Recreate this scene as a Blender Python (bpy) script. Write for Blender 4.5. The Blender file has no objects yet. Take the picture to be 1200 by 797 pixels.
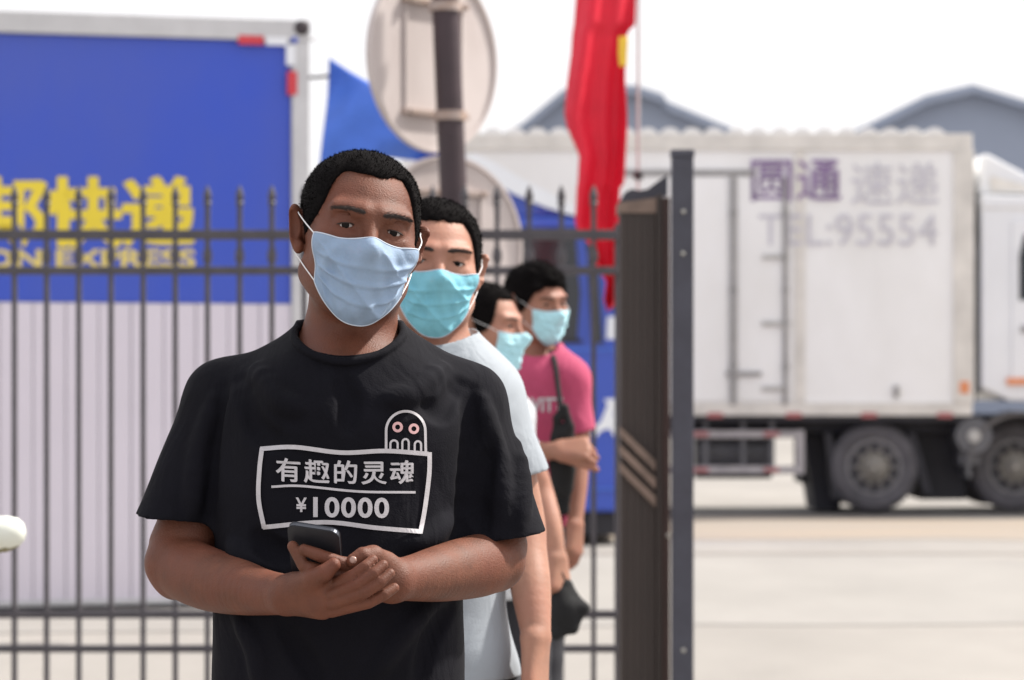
import bpy, math, random
import numpy as np
from mathutils import Vector
random.seed(7); rng = np.random.default_rng(7)
C = bpy.context.scene.collection
SC = bpy.context.scene
PI = math.pi

# ------------------------------------------------------------------ camera
CAM_Z, FPX, HOR = 1.42, 3478.0, 450.0        # camera height, focal length in photo pixels, horizon row
cd = bpy.data.cameras.new('camera'); cam = bpy.data.objects.new('camera', cd); C.objects.link(cam)
cam.location = (0, 0, CAM_Z); cam.rotation_euler = (PI/2, 0, 0)
cd.sensor_width = 36; cd.lens = FPX/1200*36; cd.shift_y = (HOR-398.5)/1200
cd.clip_start = 0.1; cd.clip_end = 5000
cd.dof.use_dof = True; cd.dof.focus_distance = 3.88; cd.dof.aperture_fstop = 7.7
SC.camera = cam

# ------------------------------------------------------------------ sky, sun, exposure
SUN_EL, SUN_AZ = math.radians(50), math.radians(68)      # azimuth from +Y (away from camera) towards +X
w = bpy.data.worlds.new('World'); SC.world = w; w.use_nodes = True
nt = w.node_tree; bg = nt.nodes['Background']
sky = nt.nodes.new('ShaderNodeTexSky'); sky.sky_type = 'NISHITA'; sky.sun_disc = False
sky.sun_elevation = SUN_EL; sky.sun_rotation = SUN_AZ; sky.dust_density = 6.0; sky.air_density = 1.0; sky.ozone_density = 1.0
hz = nt.nodes.new('ShaderNodeMixRGB'); hz.inputs['Fac'].default_value = 0.72
hz.inputs['Color2'].default_value = (11.0, 10.8, 11.0, 1)                 # milky summer haze over the whole sky
nt.links.new(sky.outputs[0], hz.inputs['Color1']); nt.links.new(hz.outputs[0], bg.inputs['Color'])
bg.inputs['Strength'].default_value = 0.080
sl = bpy.data.lights.new('sun', 'SUN'); sl.energy = 4.2; sl.angle = math.radians(3); sl.color = (1, .955, .88)
sun = bpy.data.objects.new('sun', sl); C.objects.link(sun)
sd = Vector((math.sin(SUN_AZ)*math.cos(SUN_EL), math.cos(SUN_AZ)*math.cos(SUN_EL), math.sin(SUN_EL)))
sun.rotation_euler = sd.to_track_quat('Z', 'Y').to_euler(); sun.location = (20, 30, 40)
SC.view_settings.view_transform = 'Standard'; SC.view_settings.look = 'None'
SC.view_settings.exposure = 0.7; SC.view_settings.gamma = 1.0

def W(px, py, d):
    """world point seen at photo pixel (px, py) at distance d in front of the camera"""
    return np.array([(px-600)/FPX*d, d, CAM_Z-(py-HOR)/FPX*d])

# ------------------------------------------------------------------ materials
def mat(name, col, rough=.6, var=.12, vscale=6, bump=0, bscale=80, metal=0, sss=0, spec=.5, col2=None, v2=None, coat=0, stretch=(1, 1, 1), sheen=0, blotch=None, crease=0):
    m = bpy.data.materials.new(name); m.use_nodes = True; n = m.node_tree.nodes; L = m.node_tree.links
    p = n['Principled BSDF']; p.inputs['Roughness'].default_value = rough; p.inputs['Metallic'].default_value = metal
    p.inputs['Specular IOR Level'].default_value = spec
    if coat: p.inputs['Coat Weight'].default_value = coat
    if sheen: p.inputs['Sheen Weight'].default_value = sheen
    if sss:
        p.inputs['Subsurface Weight'].default_value = sss; p.inputs['Subsurface Radius'].default_value = (1, .35, .2); p.inputs['Subsurface Scale'].default_value = .012
    tc = n.new('ShaderNodeTexCoord'); mp = n.new('ShaderNodeMapping'); mp.inputs['Scale'].default_value = stretch
    L.new(tc.outputs['Object'], mp.inputs['Vector'])
    nz = n.new('ShaderNodeTexNoise'); nz.inputs['Scale'].default_value = vscale; nz.inputs['Detail'].default_value = 6; nz.inputs['Roughness'].default_value = .62
    L.new(mp.outputs[0], nz.inputs['Vector'])
    cr = n.new('ShaderNodeValToRGB'); cr.color_ramp.elements[0].position = .3; cr.color_ramp.elements[1].position = .7
    a = [c*(1-var) for c in col]; b = [min(1, c*(1+var)) for c in col]
    if col2: a = list(col2)
    cr.color_ramp.elements[0].color = (*a, 1); cr.color_ramp.elements[1].color = (*b, 1)
    if v2: cr.color_ramp.elements[0].position, cr.color_ramp.elements[1].position = v2
    L.new(nz.outputs['Fac'], cr.inputs[0]); L.new(cr.outputs[0], p.inputs['Base Color'])
    if blotch:
        n3 = n.new('ShaderNodeTexNoise'); n3.inputs['Scale'].default_value = 11; n3.inputs['Detail'].default_value = 3; L.new(tc.outputs['Object'], n3.inputs['Vector'])
        r3 = n.new('ShaderNodeMapRange'); r3.inputs['From Min'].default_value = .42; r3.inputs['From Max'].default_value = .68; r3.inputs['To Max'].default_value = .55; L.new(n3.outputs['Fac'], r3.inputs['Value'])
        mx = n.new('ShaderNodeMixRGB'); mx.inputs['Color2'].default_value = (*blotch, 1); L.new(r3.outputs[0], mx.inputs['Fac']); L.new(cr.outputs[0], mx.inputs['Color1']); L.new(mx.outputs[0], p.inputs['Base Color'])
        r4 = n.new('ShaderNodeMapRange'); r4.inputs['To Min'].default_value = rough-.14; r4.inputs['To Max'].default_value = rough+.12; L.new(nz.outputs['Fac'], r4.inputs['Value']); L.new(r4.outputs[0], p.inputs['Roughness'])
    if bump:
        n2 = n.new('ShaderNodeTexNoise'); n2.inputs['Scale'].default_value = bscale; n2.inputs['Detail'].default_value = 4
        L.new(mp.outputs[0], n2.inputs['Vector'])
        bp = n.new('ShaderNodeBump'); bp.inputs['Strength'].default_value = bump; bp.inputs['Distance'].default_value = .004
        L.new(n2.outputs['Fac'], bp.inputs['Height']); L.new(bp.outputs[0], p.inputs['Normal'])
        if crease:
            n4 = n.new('ShaderNodeTexNoise'); n4.inputs['Scale'].default_value = 7; n4.inputs['Detail'].default_value = 3; n4.inputs['Distortion'].default_value = 1.4
            m4 = n.new('ShaderNodeMapping'); m4.inputs['Rotation'].default_value = (.3, .5, .6); m4.inputs['Scale'].default_value = (1.7, 1, .8); L.new(tc.outputs['Object'], m4.inputs['Vector']); L.new(m4.outputs[0], n4.inputs['Vector'])
            b4 = n.new('ShaderNodeBump'); b4.inputs['Strength'].default_value = crease; b4.inputs['Distance'].default_value = .02
            L.new(n4.outputs['Fac'], b4.inputs['Height']); L.new(b4.outputs[0], bp.inputs['Normal'])
    return m

M = {}
M['skin_dark'] = mat('tanned skin', (.128, .046, .0255), .60, .26, 30, .28, 420, sss=.10, spec=.32, blotch=(.140, .042, .024))
M['skin_mid'] = mat('light skin', (.36, .185, .128), .56, .14, 20, .15, 200, sss=.10, spec=.32, blotch=(.36, .155, .11))
M['skin_warm'] = mat('warm skin', (.30, .145, .098), .56, .14, 20, .15, 200, sss=.10, spec=.32, blotch=(.30, .12, .085))
M['nail'] = mat('finger nail', (.34, .17, .13), .35, .08, 60)
M['hair'] = mat('black hair', (.0055, .0046, .0048), .9, .4, 60, .2, 300, spec=.06)
M['brow'] = mat('eyebrow hair', (.022, .012, .009), .7, .3, 60)
M['eye'] = mat('eye white', (.42, .38, .36), .25, .05, 10)
M['iris'] = mat('dark iris', (.006, .004, .003), .35, .3, 200, spec=.12)
M['tee_black'] = mat('black cotton', (.0052, .0050, .0080), .9, .2, 9, .2, 420, spec=.14, crease=.42)
M['tee_white'] = mat('pale grey cotton', (.30, .33, .365), .85, .04, 8, .2, 400, crease=.45)
M['tee_grey'] = mat('light grey cotton', (.44, .46, .49), .85, .05, 8, .2, 300)
M['tee_pink'] = mat('pink cotton', (.40, .052, .12), .85, .12, 8, .2, 300, crease=.45)
M['tee_navy'] = mat('navy cotton', (.03, .05, .13), .85, .15, 8, .2, 300)
M['print'] = mat('shirt print white', (.47, .45, .465), .7, .10, 90, .1, 500)
M['print_red'] = mat('shirt print rose', (.60, .36, .36), .7, .1, 90)
M['mask_pale'] = mat('pale blue mask fabric', (.245, .335, .465), .75, .07, 30, .18, 330, sss=.05)
M['mask_aqua'] = mat('aqua mask fabric', (.17, .45, .55), .75, .08, 30, .18, 330, sss=.05)
M['mask_light'] = mat('light aqua mask fabric', (.40, .68, .76), .75, .08, 30, .18, 330)
M['mask_edge'] = mat('mask edge binding', (.52, .58, .66), .75, .05, 30)
M['loop'] = mat('white ear elastic', (.75, .74, .74), .7, .05, 40)
M['cord_red'] = mat('red neck cord', (.36, .06, .05), .7, .15, 80)
M['denim'] = mat('dark trouser cloth', (.018, .018, .024), .85, .2, 12, .2, 200)
M['shoe'] = mat('dark shoe', (.02, .02, .022), .5, .2, 20)
M['phone'] = mat('dark phone back', (.014, .015, .020), .48, .1, 5)
M['phone_edge'] = mat('phone edge metal', (.07, .075, .09), .45, .1, 8, metal=.8)
M['camera_glass'] = mat('phone lens glass', (.01, .01, .014), .08, .1, 8)
M['bag'] = mat('black bag cloth', (.006, .006, .007), .9, .25, 20, spec=.1) if False else mat('black bag cloth', (.006, .006, .007), .9, .25, 20, .3, 120)
M['fence'] = mat('dark grey fence paint', (.062, .056, .064), .5, .2, 14, .1, 60)
M['gate'] = mat('dark brown gate paint', (.036, .025, .021), .5, .14, 9, .08, 40, stretch=(6, 6, .6))
M['gate_edge'] = mat('reddish brown gate edge', (.05, .024, .02), .5, .3, 9, .1, 40, stretch=(6, 6, .6))
M['gate_sunlit'] = mat('sunlit tan on gate brown', (.20, .14, .11), .55, .25, 14, .1, 40)  # tan puts sunlight on the dark brown gate into the colour
M['post'] = mat('slate blue post paint', (.050, .052, .070), .5, .16, 7, .1, 60, col2=(.036, .036, .05))
M['bolt'] = mat('galvanised bolt', (.45, .44, .40), .4, .1, 10, metal=.7)
M['ground'] = mat('pale dusty concrete', (.258, .241, .222), .9, .14, .5, .2, 6, stretch=(1.1, .45, 1))
M['road'] = mat('pale worn roadway', (.258, .244, .228), .9, .12, .6, .15, 6, stretch=(1.1, .4, 1))
M['dirt'] = mat('yellowish dirt strip', (.27, .21, .152), .95, .14, .9, .2, 8, stretch=(.25, 1, 1), col2=(.255, .232, .208), v2=(.25, .8))
M['joint'] = mat('dusty joint line', (.215, .195, .175), .95, .2, 1.6, stretch=(.3, 1, 1), col2=(.24, .222, .207))
M['white_paint'] = mat('aged white box paint', (.85, .845, .835), .5, .03, .8, .03, 8, stretch=(1.1, 1, .6), col2=(.785, .775, .75), v2=(.30, .62))
M['white_trim'] = mat('grimy white trim', (.68, .65, .60), .55, .16, 2.5)
M['white_cab'] = mat('white cab paint', (.78, .79, .81), .3, .03, 2, coat=.4)
M['seam'] = mat('grey seam metal', (.30, .29, .285), .5, .2, 8)
M['seam_light'] = mat('pale hinge metal', (.45, .44, .42), .5, .2, 8)
M['chassis'] = mat('dark chassis paint', (.022, .021, .027), .7, .25, 4)
M['guard'] = mat('weathered guard rail', (.40, .375, .38), .5, .2, 6)
M['tank'] = mat('dull grey tank', (.12, .12, .13), .45, .2, 3, metal=.4)
M['tyre'] = mat('dusty tyre rubber', (.095, .09, .098), .9, .25, 5, .3, 40)
M['rim'] = mat('dusty grey rim', (.22, .215, .22), .6, .2, 9, metal=.3)
M['hub'] = mat('dirty hub metal', (.24, .225, .20), .55, .25, 12, metal=.3)
M['dark_glass'] = mat('dark vehicle glass', (.02, .024, .03), .06, .1, 2, spec=.6)
M['purple'] = mat('purple lettering paint', (.235, .155, .30), .6, .35, 3)
M['grey_ink'] = mat('faded grey lettering paint', (.56, .545, .59), .6, .10, 3)
M['red_mark'] = mat('red reflector', (.42, .13, .13), .4, .1, 6)
M['red_tape'] = mat('red reflective tape', (.62, .045, .06), .35, .1, 6)
M['orange_mark'] = mat('orange marker', (.75, .28, .12), .4, .1, 6)
M['blue_panel'] = mat('express blue panel', (.022, .070, .50), .45, .12, .55, .03, 6, stretch=(1, 1, .7), col2=(.060, .10, .46))
M['lavender'] = mat('pale lavender panel', (.67, .625, .70), .55, .03, 1.2, .03, 8)
M['frame_white'] = mat('pale grey frame', (.55, .55, .56), .5, .12, 3)
M['yellow'] = mat('yellow lettering', (.80, .63, .045), .55, .06, 3)
M['pale_yellow'] = mat('pale yellow lettering', (.74, .60, .16), .55, .06, 3)
M['blue_cab'] = mat('blue cab paint', (.025, .075, .47), .28, .08, 1.5, coat=.5)
M['blue_white'] = mat('white paint and sunlit fairing top', (.80, .82, .86), .35, .04, 2)  # white paint; on the fairing it stands for the sunlit top
M['flag_blue'] = mat('blue flag cloth', (.06, .16, .62), .7, .12, 5, .1, 60)
M['flag_red'] = mat('red flag cloth', (.70, .008, .035), .65, .10, 6, .1, 90)
M['flag_yellow'] = mat('yellow flag star', (.85, .55, .05), .65, .06, 6)
M['pole'] = mat('pale flagpole', (.50, .42, .42), .45, .1, 5)
M['knob_dark'] = mat('dark fitting', (.04, .03, .035), .5, .2, 10)
M['sign_back'] = mat('dusty pinkish sign back', (.52, .465, .45), .55, .07, 4, .05, 12, stretch=(1, 1, .5), col2=(.47, .41, .395))
M['sign_post'] = mat('dark plum post paint', (.042, .024, .030), .5, .25, 5)
M['rust'] = mat('rusty bracket', (.26, .18, .14), .7, .3, 14, col2=(.40, .34, .32))
M['roof_blue'] = mat('blue grey sheet roof', (.27, .31, .40), .6, .06, .3, stretch=(1, .2, 1))
M['wall_pale'] = mat('pale warehouse wall', (.55, .57, .60), .7, .05, .4)
M['ivory'] = mat('glossy ivory knob', (.72, .74, .66), .3, .05, 12, coat=.3)
M['olive'] = mat('olive brown arm', (.20, .18, .10), .55, .15, 12)

# ------------------------------------------------------------------ object helpers
def tag(o, label=None, cat=None, group=None, kind=None):
    if label: o['label'] = label
    if cat: o['category'] = cat
    if group: o['group'] = group
    if kind: o['kind'] = kind
    return o
def root(name, loc, label, cat, group=None):
    o = bpy.data.objects.new(name, None); C.objects.link(o); o.location = loc; o.empty_display_size = .2
    return tag(o, label, cat, group)
def top_root(o):
    while o.parent: o = o.parent
    return o
def link(name, me, m, parent=None, loc=None, bevel=0, smooth=False):
    """world-space mesh data -> object; its origin sits at loc (or at its thing's base)"""
    if parent is not None and loc is None: loc = np.array(top_root(parent).location)
    if loc is not None: me.transform(__import__('mathutils').Matrix.Translation(-Vector(loc)))
    me.materials.append(m)
    o = bpy.data.objects.new(name, me); C.objects.link(o)
    if parent is not None:
        o.parent = parent
        if parent.parent is not None: pass                       # sub-part: its part sits at the thing's base already
    elif loc is not None: o.location = loc
    if smooth: me.polygons.foreach_set('use_smooth', [True]*len(me.polygons))
    if bevel:
        b = o.modifiers.new('bevel', 'BEVEL'); b.width = bevel; b.segments = 2; b.limit_method = 'ANGLE'
    return o
def copy_part(src, parent, off):
    o = src.copy(); C.objects.link(o); o.parent = parent; o.location = Vector(src.location)+Vector(off); return o
def mesh_np(name, V, F):
    V = np.asarray(V, np.float32); me = bpy.data.meshes.new(name)
    if isinstance(F, np.ndarray):
        n, k = F.shape
        me.vertices.add(len(V)); me.vertices.foreach_set('co', V.ravel())
        me.loops.add(n*k); me.loops.foreach_set('vertex_index', F.astype(np.int32).ravel())
        me.polygons.add(n); me.polygons.foreach_set('loop_start', np.arange(0, n*k, k, dtype=np.int32))
        me.update(calc_edges=True)
    else:
        me.from_pydata([tuple(map(float, v)) for v in V], [], F); me.update()
    return me
class MB:
    def __init__(s): s.v = []; s.f = []
    def add(s, V, F):
        b = len(s.v); s.v += [tuple(map(float, v)) for v in V]; s.f += [tuple(b+i for i in f) for f in F]; return s
    def box(s, x0, x1, y0, y1, z0, z1):
        return s.add([(x0,y0,z0),(x1,y0,z0),(x1,y1,z0),(x0,y1,z0),(x0,y0,z1),(x1,y0,z1),(x1,y1,z1),(x0,y1,z1)],
                     [(0,3,2,1),(4,5,6,7),(0,1,5,4),(1,2,6,5),(2,3,7,6),(3,0,4,7)])
    def prism(s, prof, y0, y1):
        """profile of (x, z) points, counter-clockwise seen from -Y, extruded from y0 to y1"""
        n = len(prof); V = [(x, y0, z) for x, z in prof]+[(x, y1, z) for x, z in prof]
        F = [tuple(range(n)), tuple(range(2*n-1, n-1, -1))]+[(i, n+i, n+(i+1) % n, (i+1) % n) for i in range(n)]
        return s.add(V, F)
    def obox(s, O, u, v, n, a, b, c):
        """box spanned from O by a*u, b*v, c*n"""
        O = np.array(O); P = []
        for k in (0, c):
            for (i, j) in ((0,0),(a,0),(a,b),(0,b)): P.append(O+np.array(u)*i+np.array(v)*j+np.array(n)*k)
        return s.add(P, [(0,3,2,1),(4,5,6,7),(0,1,5,4),(1,2,6,5),(2,3,7,6),(3,0,4,7)])
    def tube(s, pts, r, seg=10, closed=False):
        pts = [np.array(p, float) for p in pts]; n = len(pts); V = []; F = []
        rs = r if hasattr(r, '__len__') else [r]*n
        for i, p in enumerate(pts):
            t = (pts[(i+1) % n] if (closed or i < n-1) else p)-(pts[i-1] if (closed or i > 0) else p)
            t /= (np.linalg.norm(t)+1e-9); a = np.array((0,0,1.)) if abs(t[2]) < .9 else np.array((1.,0,0))
            e = np.cross(t, a); e /= np.linalg.norm(e); g = np.cross(t, e)
            for k in range(seg): V.append(p+rs[i]*(math.cos(2*PI*k/seg)*e+math.sin(2*PI*k/seg)*g))
        for i in range(n if closed else n-1):
            for k in range(seg):
                j = (i+1) % n; F.append((i*seg+k, i*seg+(k+1) % seg, j*seg+(k+1) % seg, j*seg+k))
        if not closed: F += [tuple(range(seg-1, -1, -1)), tuple(range((n-1)*seg, n*seg))]
        return s.add(V, F)
    def lathe(s, c, axis, prof, seg=28):
        """prof: list of (distance along axis, radius)"""
        axis = np.array(axis, float); axis /= np.linalg.norm(axis); a = np.array((0,0,1.)) if abs(axis[2]) < .9 else np.array((1.,0,0))
        e = np.cross(axis, a); e /= np.linalg.norm(e); g = np.cross(axis, e); V = []; F = []; n = len(prof)
        for h, r in prof:
            for k in range(seg): V.append(np.array(c)+axis*h+r*(math.cos(2*PI*k/seg)*e+math.sin(2*PI*k/seg)*g))
        for i in range(n-1):
            for k in range(seg): F.append((i*seg+k, i*seg+(k+1) % seg, (i+1)*seg+(k+1) % seg, (i+1)*seg+k))
        F += [tuple(range(seg-1, -1, -1)), tuple(range((n-1)*seg, n*seg))]
        return s.add(V, F)
    def grid(s, P, thick=None):
        """P[i][j] points; thick: offset vector for a second face layer with closed rim"""
        P = np.array(P); a, b = P.shape[:2]; V = P.reshape(-1, 3); F = [(i*b+j, i*b+j+1, (i+1)*b+j+1, (i+1)*b+j) for i in range(a-1) for j in range(b-1)]
        return s.add(V, F)
    def build(s, name, m, parent=None, loc=None, bevel=0, smooth=False):
        me = bpy.data.meshes.new(name); me.from_pydata(s.v, [], s.f); me.update()
        return link(name, me, m, parent, loc, bevel, smooth)

def text_mesh(body, bold=0.0, spacing=1.0):
    cu = bpy.data.curves.new('lettering', 'FONT'); cu.body = body; cu.offset = bold; cu.resolution_u = 5; cu.space_character = spacing
    o = bpy.data.objects.new('lettering', cu); C.objects.link(o)
    me = o.evaluated_get(bpy.context.evaluated_depsgraph_get()).to_mesh()
    V = np.array([v.co[:] for v in me.vertices]); F = [tuple(p.vertices) for p in me.polygons]
    C.objects.unlink(o); bpy.data.objects.remove(o)
    return V, F
def text_on(name, body, box, place, m, parent, bold=0.0, spacing=1.0, lift=0):
    """lettering fitted into photo box (x0, y0, x1, y1); place(px, py) gives the point on the surface that carries it"""
    V, F = text_mesh(body, bold, spacing); lo, hi = V.min(0), V.max(0); x0, y0, x1, y1 = box
    P = [place(x0+(v[0]-lo[0])/(hi[0]-lo[0])*(x1-x0), y1-(v[1]-lo[1])/(hi[1]-lo[1])*(y1-y0)) for v in V]
    b = MB(); b.add(P, F); return b.build(name, m, parent)

# ------------------------------------------------------------------ ground
def sheet(name, m, x0, x1, y0, y1, z, nx=1, ny=1, ragged=0):
    b = MB(); xs = np.linspace(x0, x1, nx+1); P = []
    for j in range(ny+1):
        row = []
        for x in xs:
            t = j/ny; y = y0+(y1-y0)*t
            if ragged and j in (0, ny): y += ragged*(math.sin(x*.7+j)+.6*math.sin(x*1.9+2*j)+.4*math.sin(x*4.7))
            row.append((x, y, z))
        P.append(row)
    b.grid(P); return tag(b.build(name, m), kind='structure')
sheet('ground', M['ground'], -900, 900, -30, 2500, 0)
sheet('road', M['road'], -60, 60, 17.2, 24.2, .004, 120, 1, .35)
sheet('dirt_strip', M['dirt'], -60, 60, 26.9, 31.4, .004, 120, 1, .22)
sheet('expansion_joint', M['joint'], -60, 60, 24.62, 25.0, .005, 120, 1, .10)

# ------------------------------------------------------------------ far warehouses
def warehouse(D, roof_px, eave_px_y, label, depth, x_over):
    r = root('warehouse', (*(W((roof_px[0][0]+roof_px[-1][0])/2, 450, D)[:2]), 0), label, 'warehouse', 'warehouses beyond the white truck')
    pts = [W(px, py, D) for px, py in roof_px]
    prof = [(p[0], p[2]) for p in pts]; ez = prof[0][1]
    top = MB(); n = len(prof)
    th = .25                                            # sheet roof with real thickness
    outer = prof; inner = [(x, z-th) for x, z in prof]
    poly = list(reversed(outer))+inner
    top.prism(poly[::-1] if False else poly, D-.6, D+depth)
    rf = top.build('roof', M['roof_blue'], r)
    rb = MB()                                           # standing seams along the front gable and over the roof
    for i in range(n-1):
        (xa, za), (xb, zb) = prof[i], prof[i+1]; L = math.hypot(xb-xa, zb-za); k = max(1, int(depth/2.5))
        for q in range(k):
            y = D+q*2.5
            rb.add([(xa, y, za), (xb, y, zb), (xb, y+.12, zb), (xa, y+.12, za), (xa, y, za+.09), (xb, y, zb+.09), (xb, y+.12, zb+.09), (xa, y+.12, za+.09)],
                   [(0,3,2,1),(4,5,6,7),(0,1,5,4),(1,2,6,5),(2,3,7,6),(3,0,4,7)])
    rb.build('roof_seam', M['roof_blue'], rf)['kind'] = 'stuff'
    wl = MB(); x0, x1 = prof[0][0]+.3, prof[-1][0]-.3
    wall = [(x0, 0), (x1, 0)]+[(min(max(x, x0), x1), z-th-.004) for x, z in reversed(prof)]
    wl.prism(wall, D, D+depth-.5); wl.build('wall', M['roof_blue'], r)
    return r
warehouse(95, [(588, 160), (612, 148), (660, 108), (690, 104), (745, 103), (776, 113), (782, 122), (852, 151), (880, 162)], 155,
          'blue grey warehouse with stepped roof behind the red flag', 30, 2)
warehouse(100, [(985, 162), (1015, 150), (1085, 115), (1140, 102), (1200, 120), (1275, 150), (1300, 162)], 155,
          'blue grey warehouse with broad peaked roof above the white truck cab', 30, 2)

# ------------------------------------------------------------------ white box truck (right)
TD = 32.0
def T(px, py, dy=0.0):
    p = W(px, py, TD); return np.array([p[0], TD+dy, p[2]])
def tx(px): return (px-600)/FPX*TD
def tz(py): return CAM_Z-(py-HOR)/FPX*TD
truck = root('box_truck', (tx(900), TD+1.2, 0), 'white box truck with ribbed roof and purple and grey lettering on its side', 'truck', None)
BX0, BX1, BZ0, BZ1 = tx(470), tx(1140), tz(485), tz(160)
b = MB().box(BX0, BX1, TD, TD+2.5, BZ0, BZ1); box = b.build('cargo_box', M['white_paint'], truck, bevel=.02)
def tb(name, px0, px1, py0, py1, d0, d1, m, parent=truck, bev=.004):
    return MB().box(tx(px0), tx(px1), TD+d0, TD+d1, tz(py1), tz(py0)).build(name, m, parent, bevel=bev)
tb('top_rail', 470, 1139, 157, 176, -.035, .02, M['white_trim'], box)
tb('bottom_rail', 470, 1139, 472, 487, -.03, .02, M['white_trim'], box)
tb('corner_post', 1117, 1141, 176.3, 471.7, -.045, .02, M['white_trim'], box)
tb('panel_post', 931, 943, 176.3, 471.7, -.022, .02, M['white_trim'], box)
tb('door_header', 700, 884, 199, 206, -.03, .01, M['seam'], box)
tb('door_panel', 700, 853, 207, 470, -.018, .01, M['white_paint'], box)
tb('door_panel', 864, 929, 207, 470, -.018, .01, M['white_paint'], box)
for px, m_ in ((859, 'seam'), (920, 'seam')):
    rod = MB().tube([T(px, 208, -.04), T(px, 474, -.04)], .028, 8).build('lock_rod', M[m_], box)
    for py in (250, 340, 430):
        tb('rod_guide', px-4, px+4, py-3, py+3, -.06, -.01, M['seam'], rod)
for px0, px1, py in ((893, 924, 301), (893, 926, 379), (893, 924, 455), (850, 892, 438)):
    tb('hinge', px0, px1, py-2.6, py+2.6, -.055, -.012, M['seam_light' if px0 == 893 else 'seam'], box)
rib = MB()
p0 = tx(552); prof = [(.115*math.cos(a), BZ1-.01+.105*math.sin(a)) for a in np.linspace(0, PI, 11)]
ribs = []
for i in range(22):
    if i == 0:
        r0 = MB().prism([(p0+x, z) for x, z in prof], TD-.02, TD+2.5).build('roof_rib', M['white_paint'], box, smooth=False); r0.data.polygons.foreach_set('use_smooth', [False]*len(r0.data.polygons))
    elif tx(552)+i*.238 < BX1-.35: copy_part(r0, box, (i*.238, 0, 0))
for px in (838, 930, 1018, 1107): tb('reflector', px-9, px+9, 483.5, 489.5, -.042, -.031, M['red_mark'], box)
tb('side_marker', 1124, 1135, 447, 461, -.06, -.046, M['orange_mark'], box)
tb('stake_pocket', 1047, 1053, 452, 466, -.05, .0, M['seam'], box)
P_ = lambda px, py: T(px, py, -.0245)
text_on('lettering', '圆通', (880, 187, 986, 236), P_, M['purple'], box, .012, 1.0)
text_on('lettering', '速递', (997, 190, 1100, 240), P_, M['grey_ink'], box, .0, 1.0)
text_on('lettering', 'TEL:95554', (889, 251, 1098, 288), P_, M['grey_ink'], box, .0, 1.02)
# chassis
ch = tb('chassis_beam', 475, 1300, 487.5, 508, .35, 2.1, M['chassis'])
tb('cross_beam', 700, 1142, 487.6, 494, -.01, .34, M['chassis'], ch)
tb('underbody_shade', 950, 1150, 508.3, 570, 1.0, 1.9, M['chassis'], ch)  # dark block put in for the shade under the truck
g = MB()
for (a, b_) in (((700, 509), (941, 509)), ((700, 551), (941, 551))): g.box(tx(a[0]), tx(b_[0]), TD+.08, TD+.13, tz(a[1]+4.5), tz(a[1]-4.5))
g.box(tx(934), tx(943.5), TD+.077, TD+.133, tz(556), tz(504))
gd = g.build('side_guard', M['guard'], truck, bevel=.008)
for px in (828, 872, 906): tb('guard_hanger', px-3, px+3, 490, 553, .135, .17, M['tank'], gd)
for px in (822, 905):
    for py in (509, 551): tb('reflector', px-9, px+9, py-2.5, py+2.5, .066, .078, M['red_mark'], gd)
MB().lathe(T(818, 531, .75), (1, 0, 0), [(0, .2), (.01, .30), (.85, .30), (.86, .2)], 24).build('air_tank', M['tank'], truck, smooth=False)
def wheel(px, py, rpx, d0, front=True):
    c = T(px, py, d0); R = rpx/FPX*TD
    ty = MB().lathe(c, (0, 1, 0), [(0.02, R*.62), (0, R*.70), (-.012, R*.80), (0.0, R*.93), (.03, R*.985), (.07, R), (.22, R), (.26, R*.985), (.29, R*.9), (.29, R*.6)], 40).build('wheel', M['tyre'], truck, smooth=True)
    if front: pr = [(.03, R*.64), (.0, R*.63), (.0, R*.58), (.045, R*.54), (.06, R*.44), (.02, R*.36), (-.03, R*.30), (-.03, R*.22), (-.10, R*.19), (-.12, R*.12), (-.12, .01)]
    else: pr = [(.0, R*.64), (-.02, R*.63), (-.02, R*.58), (.13, R*.52), (.16, R*.30), (.1, R*.25), (.02, R*.2), (.0, .02)]
    MB().lathe(c, (0, 1, 0), pr[:6], 36).build('rim', M['rim'], ty, smooth=False)
    MB().lathe(c, (0, 1, 0), pr[5:], 24).build('hub', M['hub'], ty)
    for k in range(10):
        a = k*PI/5; q = c+np.array([math.cos(a)*R*.40, -.01 if front else .13, math.sin(a)*R*.40])
        MB().lathe(q, (0, -1, 0), [(0, .026), (.05, .024), (.055, .01)], 6).build('wheel_nut', M['hub'], ty)
    q = []
    for k in range(10):
        a = (k+.5)*PI/5; MB().lathe(c+np.array([math.cos(a)*R*.50, .030, math.sin(a)*R*.50]), (0, -1, 0), [(0, .035), (.014, .035), (.015, .01)], 10).build('vent_hole', M['chassis'], ty)
    tr = MB()
    for k in range(48):
        a = 2*PI*k/48; e = np.array([math.cos(a), 0, math.sin(a)]); t_ = np.array([-math.sin(a), 0, math.cos(a)])
        tr.obox(c+e*(R-.006)+np.array([0, .04, 0])-t_*.018, (0, 1, 0), t_, e, .2, .036, .014)
    tr.build('tread', M['tyre'], ty)
    return ty
wheel(1026, 548, 52, .10); wheel(1196, 548, 52, .34); wheel(668, 548, 52, .10, False); wheel(548, 548, 52, .10, False)
wheel(1026, 548, 52, 2.1); wheel(1196, 548, 52, 2.1); wheel(668, 548, 52, 2.1, False); wheel(548, 548, 52, 2.1, False)
for px0, px1, pb in ((968, 984, 585), (1066, 1090, 578)):                                # rubber flaps each side of the axle
    MB().add([T(px0, 508, .12), T(px0+8, 508, .12), T(px1+5, pb, .12), T(px1-6, pb, .12), T(px0, 508, .5), T(px0+8, 508, .5), T(px1+5, pb, .5), T(px1-6, pb, .5)],
             [(0,3,2,1),(4,5,6,7),(0,1,5,4),(1,2,6,5),(2,3,7,6),(3,0,4,7)]).build('mud_flap', M['chassis'], truck)
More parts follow.
